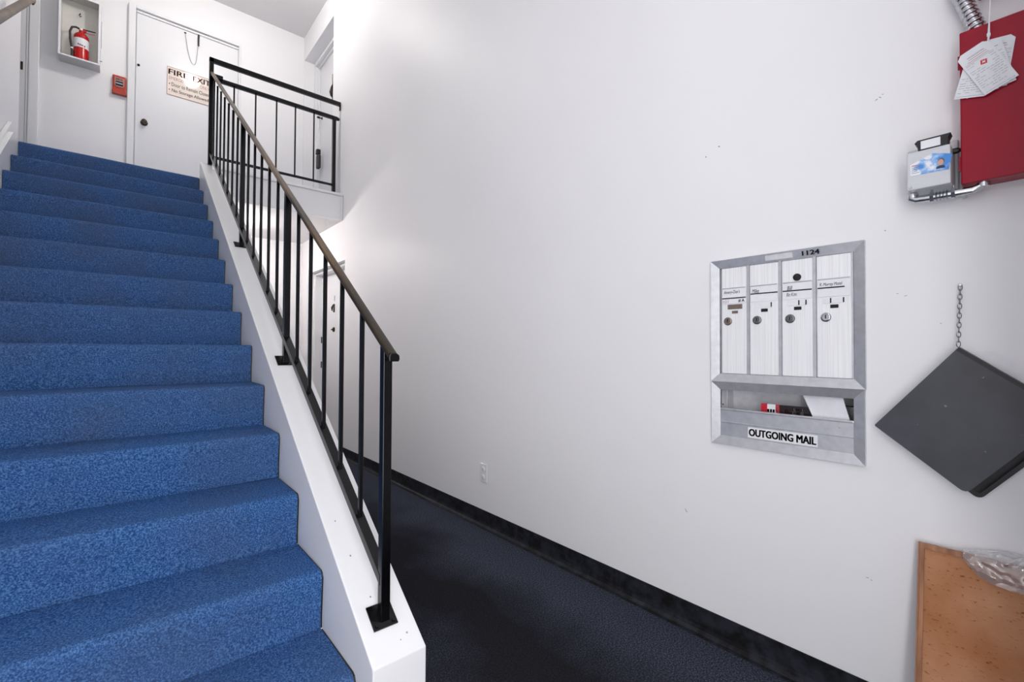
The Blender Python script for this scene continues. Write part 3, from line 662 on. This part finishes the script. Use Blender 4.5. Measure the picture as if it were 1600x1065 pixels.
for i in range(4):
    a, b = edges[i]-0.0055, edges[i+1]+0.0055
    d = part('mailbox_door', MB().box((xf, b, 1.0475), (xf+0.016, a, 1.4565), 0.002), 'alu_door', mu)
    part('name_card', MB().box((xf-0.0022, b+0.002, 1.317), (xf, a-0.003, 1.377), 0.0008), 'white', d)
    part('card_rail', MB().box((xf-0.004, b+0.003, 1.375), (xf, a-0.004, 1.3785), 0.0008), 'alu', d)
    part('name_line', MB().box((xf-0.0034, b+(0.018 if i == 3 else 0.002), 1.3455 if i else 1.336), (xf-0.0022, a-0.004, 1.3495 if i else 1.340)), 'ink', d)
    s, wd = tags[i]
    part('lettering', MB().text(s, (xf-0.0024, a-(0.010 if i != 2 else 0.018), 1.3505 if i else 1.352), EXR, EYR, wd, 0.014 if i else 0.016, 0.004, 0.25), 'ink', d)
    if i == 2: part('lettering', MB().text('Bo Kim', (xf-0.0024, a-0.016, 1.328), EXR, EYR, 0.032, 0.013, 0.0, 0.25), 'ink', d)
    if i == 0:
        part('lettering', MB().text('101', (xf-0.0024, a-0.008, 1.3205), EXR, EYR, 0.02, 0.011, 0.0), 'ink_tan', d)
        part('lettering', MB().text('# A', (xf-0.0024, a-0.066, 1.3205), EXR, EYR, 0.022, 0.012, 0.02), 'ink_brown', d)
    ly, lm = locks[i]
    part('lock', MB().lathe([(0.0155, 0), (0.0155, -0.003), (0.0125, -0.006), (0.011, -0.0062), (0.010, -0.005)], (xf, ly, 1.2495), 0, 22), lm, d)
    part('keyhole', MB().box((xf-0.0068, ly-0.0013, 1.245), (xf-0.0050, ly+0.0013, 1.257)), 'ink', d)
    sy = slots[i]
    part('button_slot', MB().box((xf-0.002, sy-0.0115, 1.279 if i else 1.2785), (xf, sy+0.0115, 1.2905 if i else 1.289), 0.001), 'brass' if i == 0 else 'ink', d)
    if i == 0: part('nameplate', MB().box((xf-0.0025, sy-0.0275, 1.2955), (xf, sy+0.0275, 1.3135), 0.001), 'brass', d)
    else:
        part('nameplate', MB().box((xf-0.0018, sy-0.026, 1.2955), (xf, sy+0.032, 1.3135), 0.0005), 'white', d)
        for q in ((-0.024,), (-0.004, -0.026), (0.010, -0.026))[i-1]:
            part('tape_mark', MB().box((xf-0.003, sy+q-0.0018, 1.296), (xf-0.0018, sy+q+0.0018, 1.3125)), 'ink', d)
    if i == 2: part('master_lock', MB().lathe([(0.0125, 0), (0.0125, -0.004), (0.009, -0.006)], (xf, 0.5752, 1.3933), 0, 20), 'ink', d)
for yd in edges[1:4]:
    part('divider', MB().box((xf-0.003, yd-0.0048, 1.046), (xf+0.012, yd+0.0048, 1.458), 0.0012), 'alu', mu)
part('divider', MB().box((xf-0.001, 0.4135, 1.046), (xf+0.012, 0.4185, 1.458), 0.001), 'alu', mu)
part('number', MB().text('1124', (XW-0.0115, 0.556, 1.4645), EXR, (-0.30, 0, 0.954), 0.051, 0.0155, 0.03), 'ink', mu)
part('maker_plate', MB().hull_quad([(XW-0.0085, 0.677, 1.4635), (XW-0.0085, 0.588, 1.4635), (XW-0.0135, 0.588, 1.4815), (XW-0.0135, 0.677, 1.4815)], [(XW-0.0055, 0.677, 1.4635), (XW-0.0055, 0.588, 1.4635), (XW-0.0105, 0.588, 1.4815), (XW-0.0105, 0.677, 1.4815)]), 'alu_in', mu)
# outgoing compartment
oy0, oy1, oz0, oz1 = 0.4150, 0.8455, 0.806, 0.984+0.03
part('compartment', MB().box((XW+0.11, oy0-0.012, 0.795), (XW+0.12, oy1+0.012, 1.028)).box((XW, oy1, 0.795), (XW+0.11, oy1+0.010, 1.028)).box((XW, oy0-0.010, 0.795), (XW+0.11, oy0, 1.028)).box((XW, oy0, 0.795), (XW+0.11, oy1, 0.803)).box((XW+0.004, oy0, 1.020), (XW+0.11, oy1, 1.028)), 'alu_in', mu)
part('seam_strip', MB().box((XW+0.052, oy1-0.003, 0.86), (XW+0.056, oy1, 1.02)), 'alu', mu)
part('front_panel', MB().box((XW-0.002, oy0, 0.803), (XW+0.006, oy1, 0.909), 0.001), 'alu', mu)
part('panel_lip', MB().box((XW-0.005, oy0, 0.905), (XW+0.010, oy1, 0.913), 0.002, 2), 'alu', mu)
part('panel_ridge', MB().box((XW-0.005, oy0, 0.8565), (XW-0.001, oy1, 0.8625), 0.0015), 'alu', mu)
part('panel_scratch', MB().box((XW-0.0028, 0.452, 0.885), (XW-0.0019, 0.458, 0.8865)), 'ink_grey', mu)
lab = part('outgoing_label', MB().box((XW-0.0032, 0.5164, 0.8115), (XW-0.0018, 0.7432, 0.8510), 0.0004), 'white', mu)
part('lettering', MB().text('OUTGOING MAIL', (XW-0.0034, 0.7380, 0.8190), EXR, EYR, 0.2165, 0.0255, 0.045), 'ink', lab)
part('screw', MB().lathe([(0.003, 0), (0.002, -0.002)], (XW+0.012, 0.8430, 0.925), 0, 8), 'steel_dark', mu)

# outgoing mail
mg = thing('magazine', (XW+0.05, 0.61, 0.805), 'red white and black magazine lying in the outgoing mail slot', 'magazine')
xm = XW+0.030
segs = [(0.709, 0.687, 'mag_red', 'cover_block'), (0.687, 0.659, 'white', 'cover_block'), (0.659, 0.646, 'mag_red', 'cover_block'), (0.646, 0.520, 'mag_black', 'cover_block')]
for a, b, m, nme in segs:
    part(nme, MB().hull_quad([(xm, a, 0.804), (xm, b, 0.804), (xm, b, 0.9395), (xm, a, 0.9395)], [(xm+0.012, a, 0.804), (xm+0.012, b, 0.804), (xm+0.012, b, 0.9395), (xm+0.012, a, 0.9395)]), m, mg)
part('lettering', MB().text('III', (xm-0.0004, 0.685, 0.908), EXR, EYR, 0.022, 0.013, 0.04), 'ink', mg); part('lettering', MB().text('S', (xm-0.0004, 0.658, 0.924), EXR, EYR, 0.009, 0.011, 0.02).text('A', (xm-0.0004, 0.658, 0.910), EXR, EYR, 0.009, 0.011, 0.02), 'white', mg)
part('lettering', MB().text('O', (xm-0.0004, 0.627, 0.911), EXR, EYR, 0.010, 0.014, 0.01), 'mag_red', mg)
part('lettering', MB().text('R', (xm-0.0004, 0.603, 0.923), EXR, EYR, 0.009, 0.010, 0.02).text('C', (xm-0.0004, 0.603, 0.910), EXR, EYR, 0.009, 0.010, 0.02), 'white', mg)
part('lettering', MB().text('H', (xm-0.0004, 0.590, 0.922), EXR, EYR, 0.008, 0.010, 0.01).text('Z', (xm-0.0004, 0.590, 0.910), EXR, EYR, 0.008, 0.009, 0.01), 'ink_brown', mg)
part('lettering', MB().text('R', (xm-0.0004, 0.577, 0.923), EXR, EYR, 0.009, 0.010, 0.02).text('S', (xm-0.0004, 0.577, 0.910), EXR, EYR, 0.009, 0.010, 0.02), 'white', mg)
def env(u, v):
    top = Vector((XW+0.012, 0.568, 0.9885)).lerp(Vector((XW+0.016, 0.4545, 1.0065)), u); bot = Vector((XW+0.014, 0.520, 0.872)).lerp(Vector((XW+0.016, 0.408+0.012, 0.872)), u)
    p = bot.lerp(top, v); p.x += 0.004*math.sin(3*u+2*v); p.z -= 0.006*math.sin(math.pi*u)*v
    if u > 0.8 and v > 0.7: p.x += 0.012*(u-0.8)*5*(v-0.7)*3.3
    return p
e = MB(); e.sheet(env, 12, 10); off = len(e.v); e.sheet(lambda u, v: env(u, v)+Vector((0.0015, 0, 0)), 12, 10); e.smooth = True
solo('envelope', e, 'paper', (XW+0.014, 0.49, 0.872), 'white envelope sticking up out of the outgoing mail slot', 'envelope')
gc = thing('plastic_card', (XW+0.055, 0.43, 0.804), 'small grey card with dark edge behind the envelope', 'card')
part('card_face', MB().box((XW+0.045, 0.419, 0.804), (XW+0.050, 0.455, 0.952), 0.001), 'lockgrey', gc)
part('card_edge', MB().box((XW+0.044, 0.4155, 0.804), (XW+0.051, 0.4195, 0.955)).box((XW+0.044, 0.4195, 0.952), (XW+0.051, 0.455, 0.955)), 'ink', gc)

# ------------------------------------------------------------------ outlet
ol = thing('wall_outlet', (XW, 2.382, 0.285), 'white duplex power outlet low on the right wall', 'outlet')
part('cover_plate', MB().box((XW-0.006, 2.345, 0.283), (XW-0.0005, 2.419, 0.399), 0.003, 2), 'plate', ol)
for z in (0.316, 0.366):
    r = part('receptacle', MB().lathe([(0.0165, 0), (0.0165, -0.002), (0.015, -0.0028)], (XW-0.006, 2.382, z), 0, 20), 'plate', ol)
    part('slot', MB().box((XW-0.0092, 2.387, z-0.002), (XW-0.0086, 2.3885, z+0.006)).box((XW-0.0092, 2.3755, z-0.002), (XW-0.0086, 2.377, z+0.006)), 'ink_grey', r)

# ------------------------------------------------------------------ fire alarm panel and fittings
XP = XW - 0.075
ap = thing('fire_alarm_box', (XW, 0.05, 1.588), 'dark red fire alarm control box on the right wall', 'alarm box')
part('housing', MB().box((XP+0.012, -0.094, 1.590), (XW-0.001, 0.1565, 1.998), 0.003), 'red_panel', ap)
part('front_door', MB().box((XP, -0.098, 1.588), (XP+0.0125, 0.1555, 2.0015), 0.003, 2), 'red_panel', ap)
part('hinge', MB().box((XP+0.004, 0.1555, 1.625), (XP+0.012, 0.1595, 1.665)).box((XP+0.004, 0.1555, 1.905), (XP+0.012, 0.1595, 1.94)), 'red_panel', ap)
rb = thing('red_sounder', (XW, 0.05, 2.105), 'second red alarm box above the fire alarm control box', 'alarm box')
part('housing', MB().box((XW-0.06, -0.09, 2.106), (XW-0.001, 0.124, 2.32), 0.004), 'red_panel', rb)
part('cover', MB().box((XW-0.068, -0.085, 2.115), (XW-0.06, 0.118, 2.31), 0.003), 'red_panel', rb)
# flexible conduit into the top of the panel
def flex():
    p0, p1 = Vector((XW-0.040, 0.168, 2.165)), Vector((XW-0.036, 0.119, 1.999))
    path = []; rad = []
    n = 52
    for i in range(n+1):
        t = i/n; path.append(p0.lerp(p1, t)); rad.append(0.0165 + (0.003 if i % 4 in (1, 2) else -0.001))
    return MB().tube(path, rad, 16, upv=(1, 0, 0))
fx = thing('flexible_conduit', (XW-0.036, 0.119, 1.999), 'ribbed metal conduit entering the top of the red alarm box', 'conduit')
part('ribbed_tube', flex(), 'chrome', fx, smooth=True)
part('wall_clip', MB().box((XW-0.028, 0.15, 2.15), (XW-0.001, 0.172, 2.17), 0.002), 'chrome', fx)

# junction box with a card stuck on it
XB = 1.70
jb = thing('junction_box', (XW, 0.22, 1.59), 'grey metal junction box with a black module on top', 'junction box')
part('case', MB().box((XB, 0.173, 1.5925), (XW-0.008, 0.2640, 1.6990), 0.003, 2), 'grey_box', jb)
part('back_plate', MB().box((XW-0.010, 0.165, 1.585), (XW-0.001, 0.2755, 1.735), 0.003), 'grey_box', jb)
part('cam_lock', MB().lathe([(0.008, 0), (0.008, -0.010), (0.004, -0.016)], (1.748, 0.173, 1.690), 1, 14), 'black', jb)
part('screw', MB().lathe([(0.004, 0), (0.003, -0.002)], (XB, 0.257, 1.600), 0, 10), 'chrome', jb)
bmod = part('black_module', MB().prism([(0.2490, 1.726), (0.2420, 1.733), (0.1840, 1.733), (0.1730, 1.7335), (0.1785, 1.722), (0.1785, 1.700), (0.2410, 1.700), (0.2425, 1.720)], XB+0.012, XB+0.050, 0, 0.001), 'black', jb)
part('module_label', MB().box((XB+0.0110, 0.1940, 1.7055), (XB+0.0122, 0.2350, 1.7285), 0.0004), 'white', bmod)
cdn = thing('business_card', (XB, 0.215, 1.632), 'blue and white business card with a portrait stuck on the grey junction box', 'card')
xc = XB - 0.0012
part('card_stock', MB().hull_quad([(xc, 0.2560, 1.6325), (xc, 0.1765, 1.6300), (xc, 0.1690, 1.6700), (xc, 0.2080, 1.6830), (xc, 0.2560, 1.6640)], [(XB-0.0002, 0.2560, 1.6325), (XB-0.0002, 0.1765, 1.6300), (XB-0.0002, 0.1690, 1.6700), (XB-0.0002, 0.2080, 1.6830), (XB-0.0002, 0.2560, 1.6640)]), 'card', cdn)
def disc(y, z, ry, rz, x, n=14): return [(x, y+ry*math.cos(2*math.pi*i/n), z+rz*math.sin(2*math.pi*i/n)) for i in range(n)]
part('portrait_jacket', MB().hull_quad([(xc-0.0004, 0.2020, 1.6370), (xc-0.0004, 0.1830, 1.6365), (xc-0.0004, 0.1850, 1.6430), (xc-0.0004, 0.1925, 1.6455), (xc-0.0004, 0.2005, 1.6430)], [(xc, 0.2020, 1.6370), (xc, 0.1830, 1.6365), (xc, 0.1850, 1.6430), (xc, 0.1925, 1.6455), (xc, 0.2005, 1.6430)]), 'navy', cdn)
part('portrait_hair', MB().hull_quad(disc(0.1915, 1.6560, 0.0068, 0.0085, xc-0.0003), disc(0.1915, 1.6560, 0.0068, 0.0085, xc)), 'hair', cdn)
part('portrait_face', MB().hull_quad(disc(0.1925, 1.6530, 0.0060, 0.0085, xc-0.0006), disc(0.1925, 1.6530, 0.0060, 0.0085, xc)), 'skin', cdn)
part('red_line', MB().box((xc-0.0004, 0.2370, 1.6585), (xc, 0.2530, 1.6610)), 'ink_pink', cdn)
for i in range(4): part('text_line', MB().box((xc-0.0004, 0.2360+0.004*(i % 2), 1.6380+0.005*i), (xc, 0.2530, 1.6392+0.005*i)), 'ink_grey', cdn)
part('emblem', MB().hull_quad(disc(0.218, 1.6735, 0.008, 0.005, xc-0.0004), disc(0.218, 1.6735, 0.008, 0.005, xc)), 'white', cdn)
# plated conduit below
zc = 1.5735
cp = thing('pipe_connector', (1.742, 0.19, zc), 'shiny plated conduit elbow joining the grey box to the red box', 'conduit')
part('pipe', MB().tube([(1.742, 0.262, zc+0.008), (1.742, 0.25, zc), (1.742, 0.225, zc-0.001), (1.742, 0.135, zc-0.002), (1.744, 0.122, zc+0.003), (1.746, 0.115, zc+0.014)], 0.0105, 14, upv=(1, 0, 0)), 'chrome', cp)
for i, y in enumerate((0.206, 0.199, 0.192, 0.185)): part('thread_ring', MB().lathe([(0.010, -0.0026), (0.0142, 0), (0.010, 0.0026)], (1.742, y, zc-0.001), 1, 18), 'chrome', cp)
for y in (0.216, 0.172): part('lock_nut', MB().lathe([(0.0155, -0.004), (0.0155, 0.004)], (1.742, y, zc-0.001), 1, 6), 'chrome', cp)
for y in (0.216, 0.172): part('set_screw', MB().tube([(1.738, y, zc+0.012), (1.738, y, zc+0.020)], 0.003, 8), 'chrome', cp)
part('box_nut', MB().lathe([(0.0135, -0.008), (0.0135, 0.004)], (1.746, 0.114, 1.584), 2, 12), 'chrome', cp)
part('box_nut', MB().lathe([(0.0135, -0.006), (0.0135, 0.006)], (1.742, 0.258, 1.585), 2, 12), 'chrome', cp)
part('saddle', MB().box((1.748, 0.150, zc-0.008), (XW-0.0005, 0.160, zc+0.008), 0.002), 'chrome', cp)

# inspection tags on a cable tie
XT = XP - 0.010
it = thing('inspection_tags', (XT, 0.098, 1.94), 'sheaf of white inspection tags hanging in front of the red alarm box', 'tags')
def tag_sheet(cy, cz, wdt, hgt, ang, x, mat='paper', dense=True, star=False):
    c, s = math.cos(ang), math.sin(ang)
    e1 = Vector((0, -c, s)); e2 = Vector((0, s, c))          # e1 = to the right in view, e2 = up, turned by ang
    ctr = Vector((x, cy, cz))
    P = lambda a, b, o=0.0: ctr + e1*a + e2*b + Vector((-o, 0, 0))
    w2, h2, k = wdt/2, hgt/2, wdt*0.16
    ring = [(-w2, -h2), (w2, -h2), (w2, h2-k), (w2-k, h2), (-w2+k, h2), (-w2, h2-k)]
    sh = part('tag', MB().hull_quad([P(a, b, 0.0006) for a, b in ring], [P(a, b, 0) for a, b in ring]), mat, it)
    ink = MB(); red = MB()
    def bar(m, a0, a1, b, th): m.hull_quad([P(a0, b, 0.0009), P(a1, b, 0.0009), P(a1, b+th, 0.0009), P(a0, b+th, 0.0009)], [P(a0, b, 0.0005), P(a1, b, 0.0005), P(a1, b+th, 0.0005), P(a0, b+th, 0.0005)])
    rr = random.Random(int(cy*1e5)+int(ang*100))
    for i in range(3): bar(red if i else ink, -w2*0.7+rr.random()*0.006, w2*0.5+rr.random()*0.008, h2*0.70-i*0.006, 0.0012)
    bar(ink, -w2*0.86, w2*0.86, h2*0.46, 0.0006)
    n = 13
    for i in range(n):
        b = h2*0.40 - i*(h2*1.28/n)
        a = -w2*0.86
        while a < w2*0.8:
            ln = 0.003 + rr.random()*0.009
            if not (star and b > h2*0.02 and -w2*0.32 < a+ln/2 < w2*0.55) and rr.random() < 0.72: bar(ink, a, min(a+ln, w2*0.88), b, 0.0007)
            a += ln + 0.002
    bar(ink, -w2*0.86, w2*0.86, -h2*0.93, 0.0006)
    part('print', ink, 'ink_grey', sh)
    part('red_print', red, 'ink_pink', sh)
    if star:
        q = 0.0085
        o = (w2*0.08, h2*0.24)
        part('emblem', MB().hull_quad([P(o[0]+q*math.cos(t), o[1]+q*math.sin(t), 0.0012) for t in (0.4, 0.4+math.pi/2, 0.4+math.pi, 0.4+1.5*math.pi)], [P(o[0]+q*math.cos(t), o[1]+q*math.sin(t), 0.0004) for t in (0.4, 0.4+math.pi/2, 0.4+math.pi, 0.4+1.5*math.pi)]), 'mag_red', sh)
        part('emblem_cross', MB().hull_quad([P(o[0]+(0.0052 if i % 2 == 0 else 0.0018)*math.cos(i*math.pi/4+0.4), o[1]+(0.0052 if i % 2 == 0 else 0.0018)*math.sin(i*math.pi/4+0.4), 0.0015) for i in range(8)], [P(o[0]+(0.0052 if i % 2 == 0 else 0.0018)*math.cos(i*math.pi/4+0.4), o[1]+(0.0052 if i % 2 == 0 else 0.0018)*math.sin(i*math.pi/4+0.4), 0.0010) for i in range(8)]), 'white', sh)
    return P
q = XT/1.67
def px(y, z): return (y*q, H+(z-H)*q)
fy, fz = px(0.1020, 1.8620)
tag_sheet(*px(0.088, 1.868), 0.062, 0.128, math.radians(-8), XT+0.0075)
tag_sheet(*px(0.112, 1.860), 0.060, 0.126, math.radians(2), XT+0.006)
tag_sheet(*px(0.120, 1.855), 0.060, 0.122, math.radians(-14), XT+0.0045)
tag_sheet(*px(0.092, 1.862), 0.060, 0.128, math.radians(12), XT+0.003)
tag_sheet(fy, fz, 0.066, 0.134, math.radians(24), XT, star=True)
y1, z1 = px(0.0966, 1.938); y2, z2 = px(0.0924, 2.035)
part('cable_tie', MB().tube([(XT+0.003, y1+0.002, z1-0.016), (XT-0.003, y1, z1), (XT-0.004, y1-0.0015, z1+0.04), (XT-0.003, y2, z2), (XT-0.001, y2-0.0005, z2+0.05), (XW-0.064, y2-0.0005, 2.118)], [0.0016, 0.0026, 0.0016, 0.0014, 0.0014, 0.0014], 8, upv=(1, 0, 0)), 'white', it)
part('tie_head', MB().box((XT-0.006, y1-0.0035, z1-0.002), (XT+0.001, y1+0.0035, z1+0.007), 0.001), 'white', it)

# ------------------------------------------------------------------ black folder on a chain
A = Vector((0, 0.3534, 0.9120)); B = Vector((0, 0.1662, 1.1493)); D = (B-A); E_ = Vector((0, -0.198, -0.159))
def fpt(a, b, x): p = A + D*a + E_*b; return Vector((x, p.y, p.z))
fo = thing('folder', (1.77, 0.16, 0.753), 'black vinyl folder hanging askew from a thin chain on the right wall', 'folder')
def rounded(x, sh=(0, 0), r=0.05, n=5, r3=None):
    cs = [(0, 0, 0.012), (0, 1, r), (1, 1, r), (1, 0, 0.012)]; pts = []
    for a, b, rr in cs:
        sa, sb = (1 if a == 0 else -1), (1 if b == 0 else -1)
        ca, cb = a + sa*rr, b + sb*rr*1.2
        t0 = {(0, 0): math.pi, (0, 1): math.pi/2, (1, 1): 0.0, (1, 0): -math.pi/2}[(a, b)]
        arc = []
        for i in range(n):
            t = t0 + math.pi/2*i/(n-1)
            arc.append((ca + rr*math.cos(t), cb + rr*1.2*math.sin(t)))
        pts += arc[::-1]
    out = []
    for a, b in pts:
        p = fpt(a, b, x); out.append(Vector((x, p.y+sh[0], p.z+sh[1])))
    return out
part('front_cover', MB().hull_quad(rounded(1.7490), rounded(1.7525)), 'folder', fo)
part('back_cover', MB().hull_quad(rounded(1.7885, (-0.0228, -0.0190)), rounded(1.7945, (-0.0228, -0.0190))), 'black', fo)
part('spine', MB().hull_quad([fpt(0.965, 0.01, 1.7485), fpt(1.0, 0.0, 1.7485), fpt(1.0, 0.99, 1.7485), fpt(0.965, 0.99, 1.7485)], [fpt(0.975, 0.01, 1.7880), fpt(1.0, 0.0, 1.7880), fpt(1.0, 0.99, 1.7880), fpt(0.975, 0.99, 1.7880)]), 'black', fo)
part('filler', MB().hull_quad([fpt(0.03, 0.03, 1.7530), fpt(0.96, 0.03, 1.7530), fpt(0.96, 0.985, 1.7530), fpt(0.05, 0.985, 1.7530)], [v + Vector((0, -0.018, -0.0150)) for v in (fpt(0.03, 0.03, 1.7880), fpt(0.96, 0.03, 1.7880), fpt(0.96, 0.985, 1.7880), fpt(0.05, 0.985, 1.7880))]), 'black', fo)
pr = [fpt(0.9, 0.12, 0), fpt(1.04, 0.13, 0), fpt(1.10, 0.22, 0), fpt(1.12, 0.34, 0), fpt(1.105, 0.50, 0), fpt(1.13, 0.7, 0), fpt(1.07, 0.95, 0), fpt(0.9, 0.95, 0)]
solo('paper_sheet', MB().hull_quad([Vector((1.7968, p.y, p.z)) for p in pr], [Vector((1.7980, p.y, p.z)) for p in pr]), 'white', (1.797, 0.06, 1.02), 'white sheet of paper showing above the black folder', 'paper')
chn = thing('chain', (1.79, 0.167, 1.15), 'thin steel link chain holding up the black folder', 'chain')
part('hook', MB().lathe([(0.0045, 0), (0.0035, -0.006), (0.0045, -0.008), (0.003, -0.011)], (XW, 0.1655, 1.3235), 0, 12), 'chrome', chn)
def link(flat):
    pts = []
    for i in range(13):
        t = 2*math.pi*i/12; a, b = 0.0042*math.cos(t), 0.0088*math.sin(t)
        pts.append((0.0 if flat else a, a if flat else 0.0, b))
    mb = MB(); mb.tube(pts, 0.0011, 6, caps=False, upv=(0.3, 0.9, 0.1)); return mb
proto = {}
nl = 13
for i in range(nl):
    z = 1.3165 - i*0.0132; y = 0.1655 + 0.004*i/nl
    fl = i % 2 == 0
    if fl not in proto:
        l0 = link(fl); me = l0.mesh('link', (0, 0, 0), True); me.materials.append(M['lockgrey']); proto[fl] = me
    o = bpy.data.objects.new('link', proto[fl]); COL.objects.link(o); o.parent = chn; o.location = Vector((1.7905-0.0012*i, y, z)) - Vector(chn.location)

# ------------------------------------------------------------------ cork board with a plastic bag on top
cb = thing('cork_board', (1.72, 0.08, 0.0), 'wood framed cork board leaning against the right wall', 'cork board')
lean = math.atan2(0.112, 0.58)
up_ = Vector((math.sin(lean), 0, math.cos(lean))); nrm = Vector((-math.cos(lean), 0, math.sin(lean)))
O0 = Vector((1.667, 0, 0.003))
def cpt(y, h, o=0.0): v = O0 + up_*h + nrm*o; return Vector((v.x, y, v.z))
yl, yr, ht, fwid = 0.258, -0.094, 0.592, 0.014
def cslab(name, y0, y1, h0, h1, o0, o1, mat): return part(name, MB().hull_quad([cpt(y0, h0, o0), cpt(y1, h0, o0), cpt(y1, h1, o0), cpt(y0, h1, o0)], [cpt(y0, h0, o1), cpt(y1, h0, o1), cpt(y1, h1, o1), cpt(y0, h1, o1)]), mat, cb)
cslab('cork_sheet', yl-fwid, yr+fwid, fwid, ht-fwid, -0.006, 0.003, 'cork')
def mitre(name, pts): part(name, MB().hull_quad([cpt(y, h, -0.008) for y, h in pts], [cpt(y, h, 0.008) for y, h in pts]), 'wood', cb)
mitre('frame_rail', [(yl, ht), (yr, ht), (yr+fwid, ht-fwid), (yl-fwid, ht-fwid)])
mitre('frame_rail', [(yl, 0), (yr, 0), (yr+fwid, fwid), (yl-fwid, fwid)])
mitre('frame_stile', [(yl, 0), (yl, ht), (yl-fwid, ht-fwid), (yl-fwid, fwid)])
mitre('frame_stile', [(yr, 0), (yr, ht), (yr+fwid, ht-fwid), (yr+fwid, fwid)])
part('edge_bead', MB().hull_quad([cpt(yl, 0, 0.008), cpt(yl-0.004, 0, 0.008), cpt(yl-0.004, ht, 0.008), cpt(yl, ht, 0.008)], [cpt(yl-0.0005, 0, 0.0105), cpt(yl-0.0035, 0, 0.0105), cpt(yl-0.0035, ht-0.001, 0.0105), cpt(yl-0.0005, ht-0.001, 0.0105)]), 'wood', cb)
def bag(u, v):
    y = 0.163 - 0.25*u
    front = 0.018 + 0.05*min(1, (u/0.22))**0.7
    if v < 0.62:
        t = v/0.62; h = ht + 0.004 - front*(1-t); o = 0.012 + 0.012*math.sin(t*math.pi)*(0.4+u)
    else:
        t = (v-0.62)/0.38; h = ht + 0.006 + 0.022*math.sin(t*math.pi*0.55)*min(1, 0.25+u*2.2); o = 0.010 - 0.020*t
    q = Vector((y*26, h*26, o*10+3.1))
    n1 = noise.noise(q); n2 = noise.noise(q*2.3)
    o += 0.012*abs(n1)*1.6 + 0.008*abs(n2)
    h += 0.005*noise.noise(q+Vector((9, 4, 1)))
    o = max(o, 0.011) if v < 0.62 else o
    return cpt(y, h, o)
e = MB(); e.sheet(bag, 46, 26); e.smooth = True
solo('plastic_bag', e, 'film', tuple(cpt(0.05, ht)), 'crumpled clear plastic bag draped over the cork board', 'plastic bag')
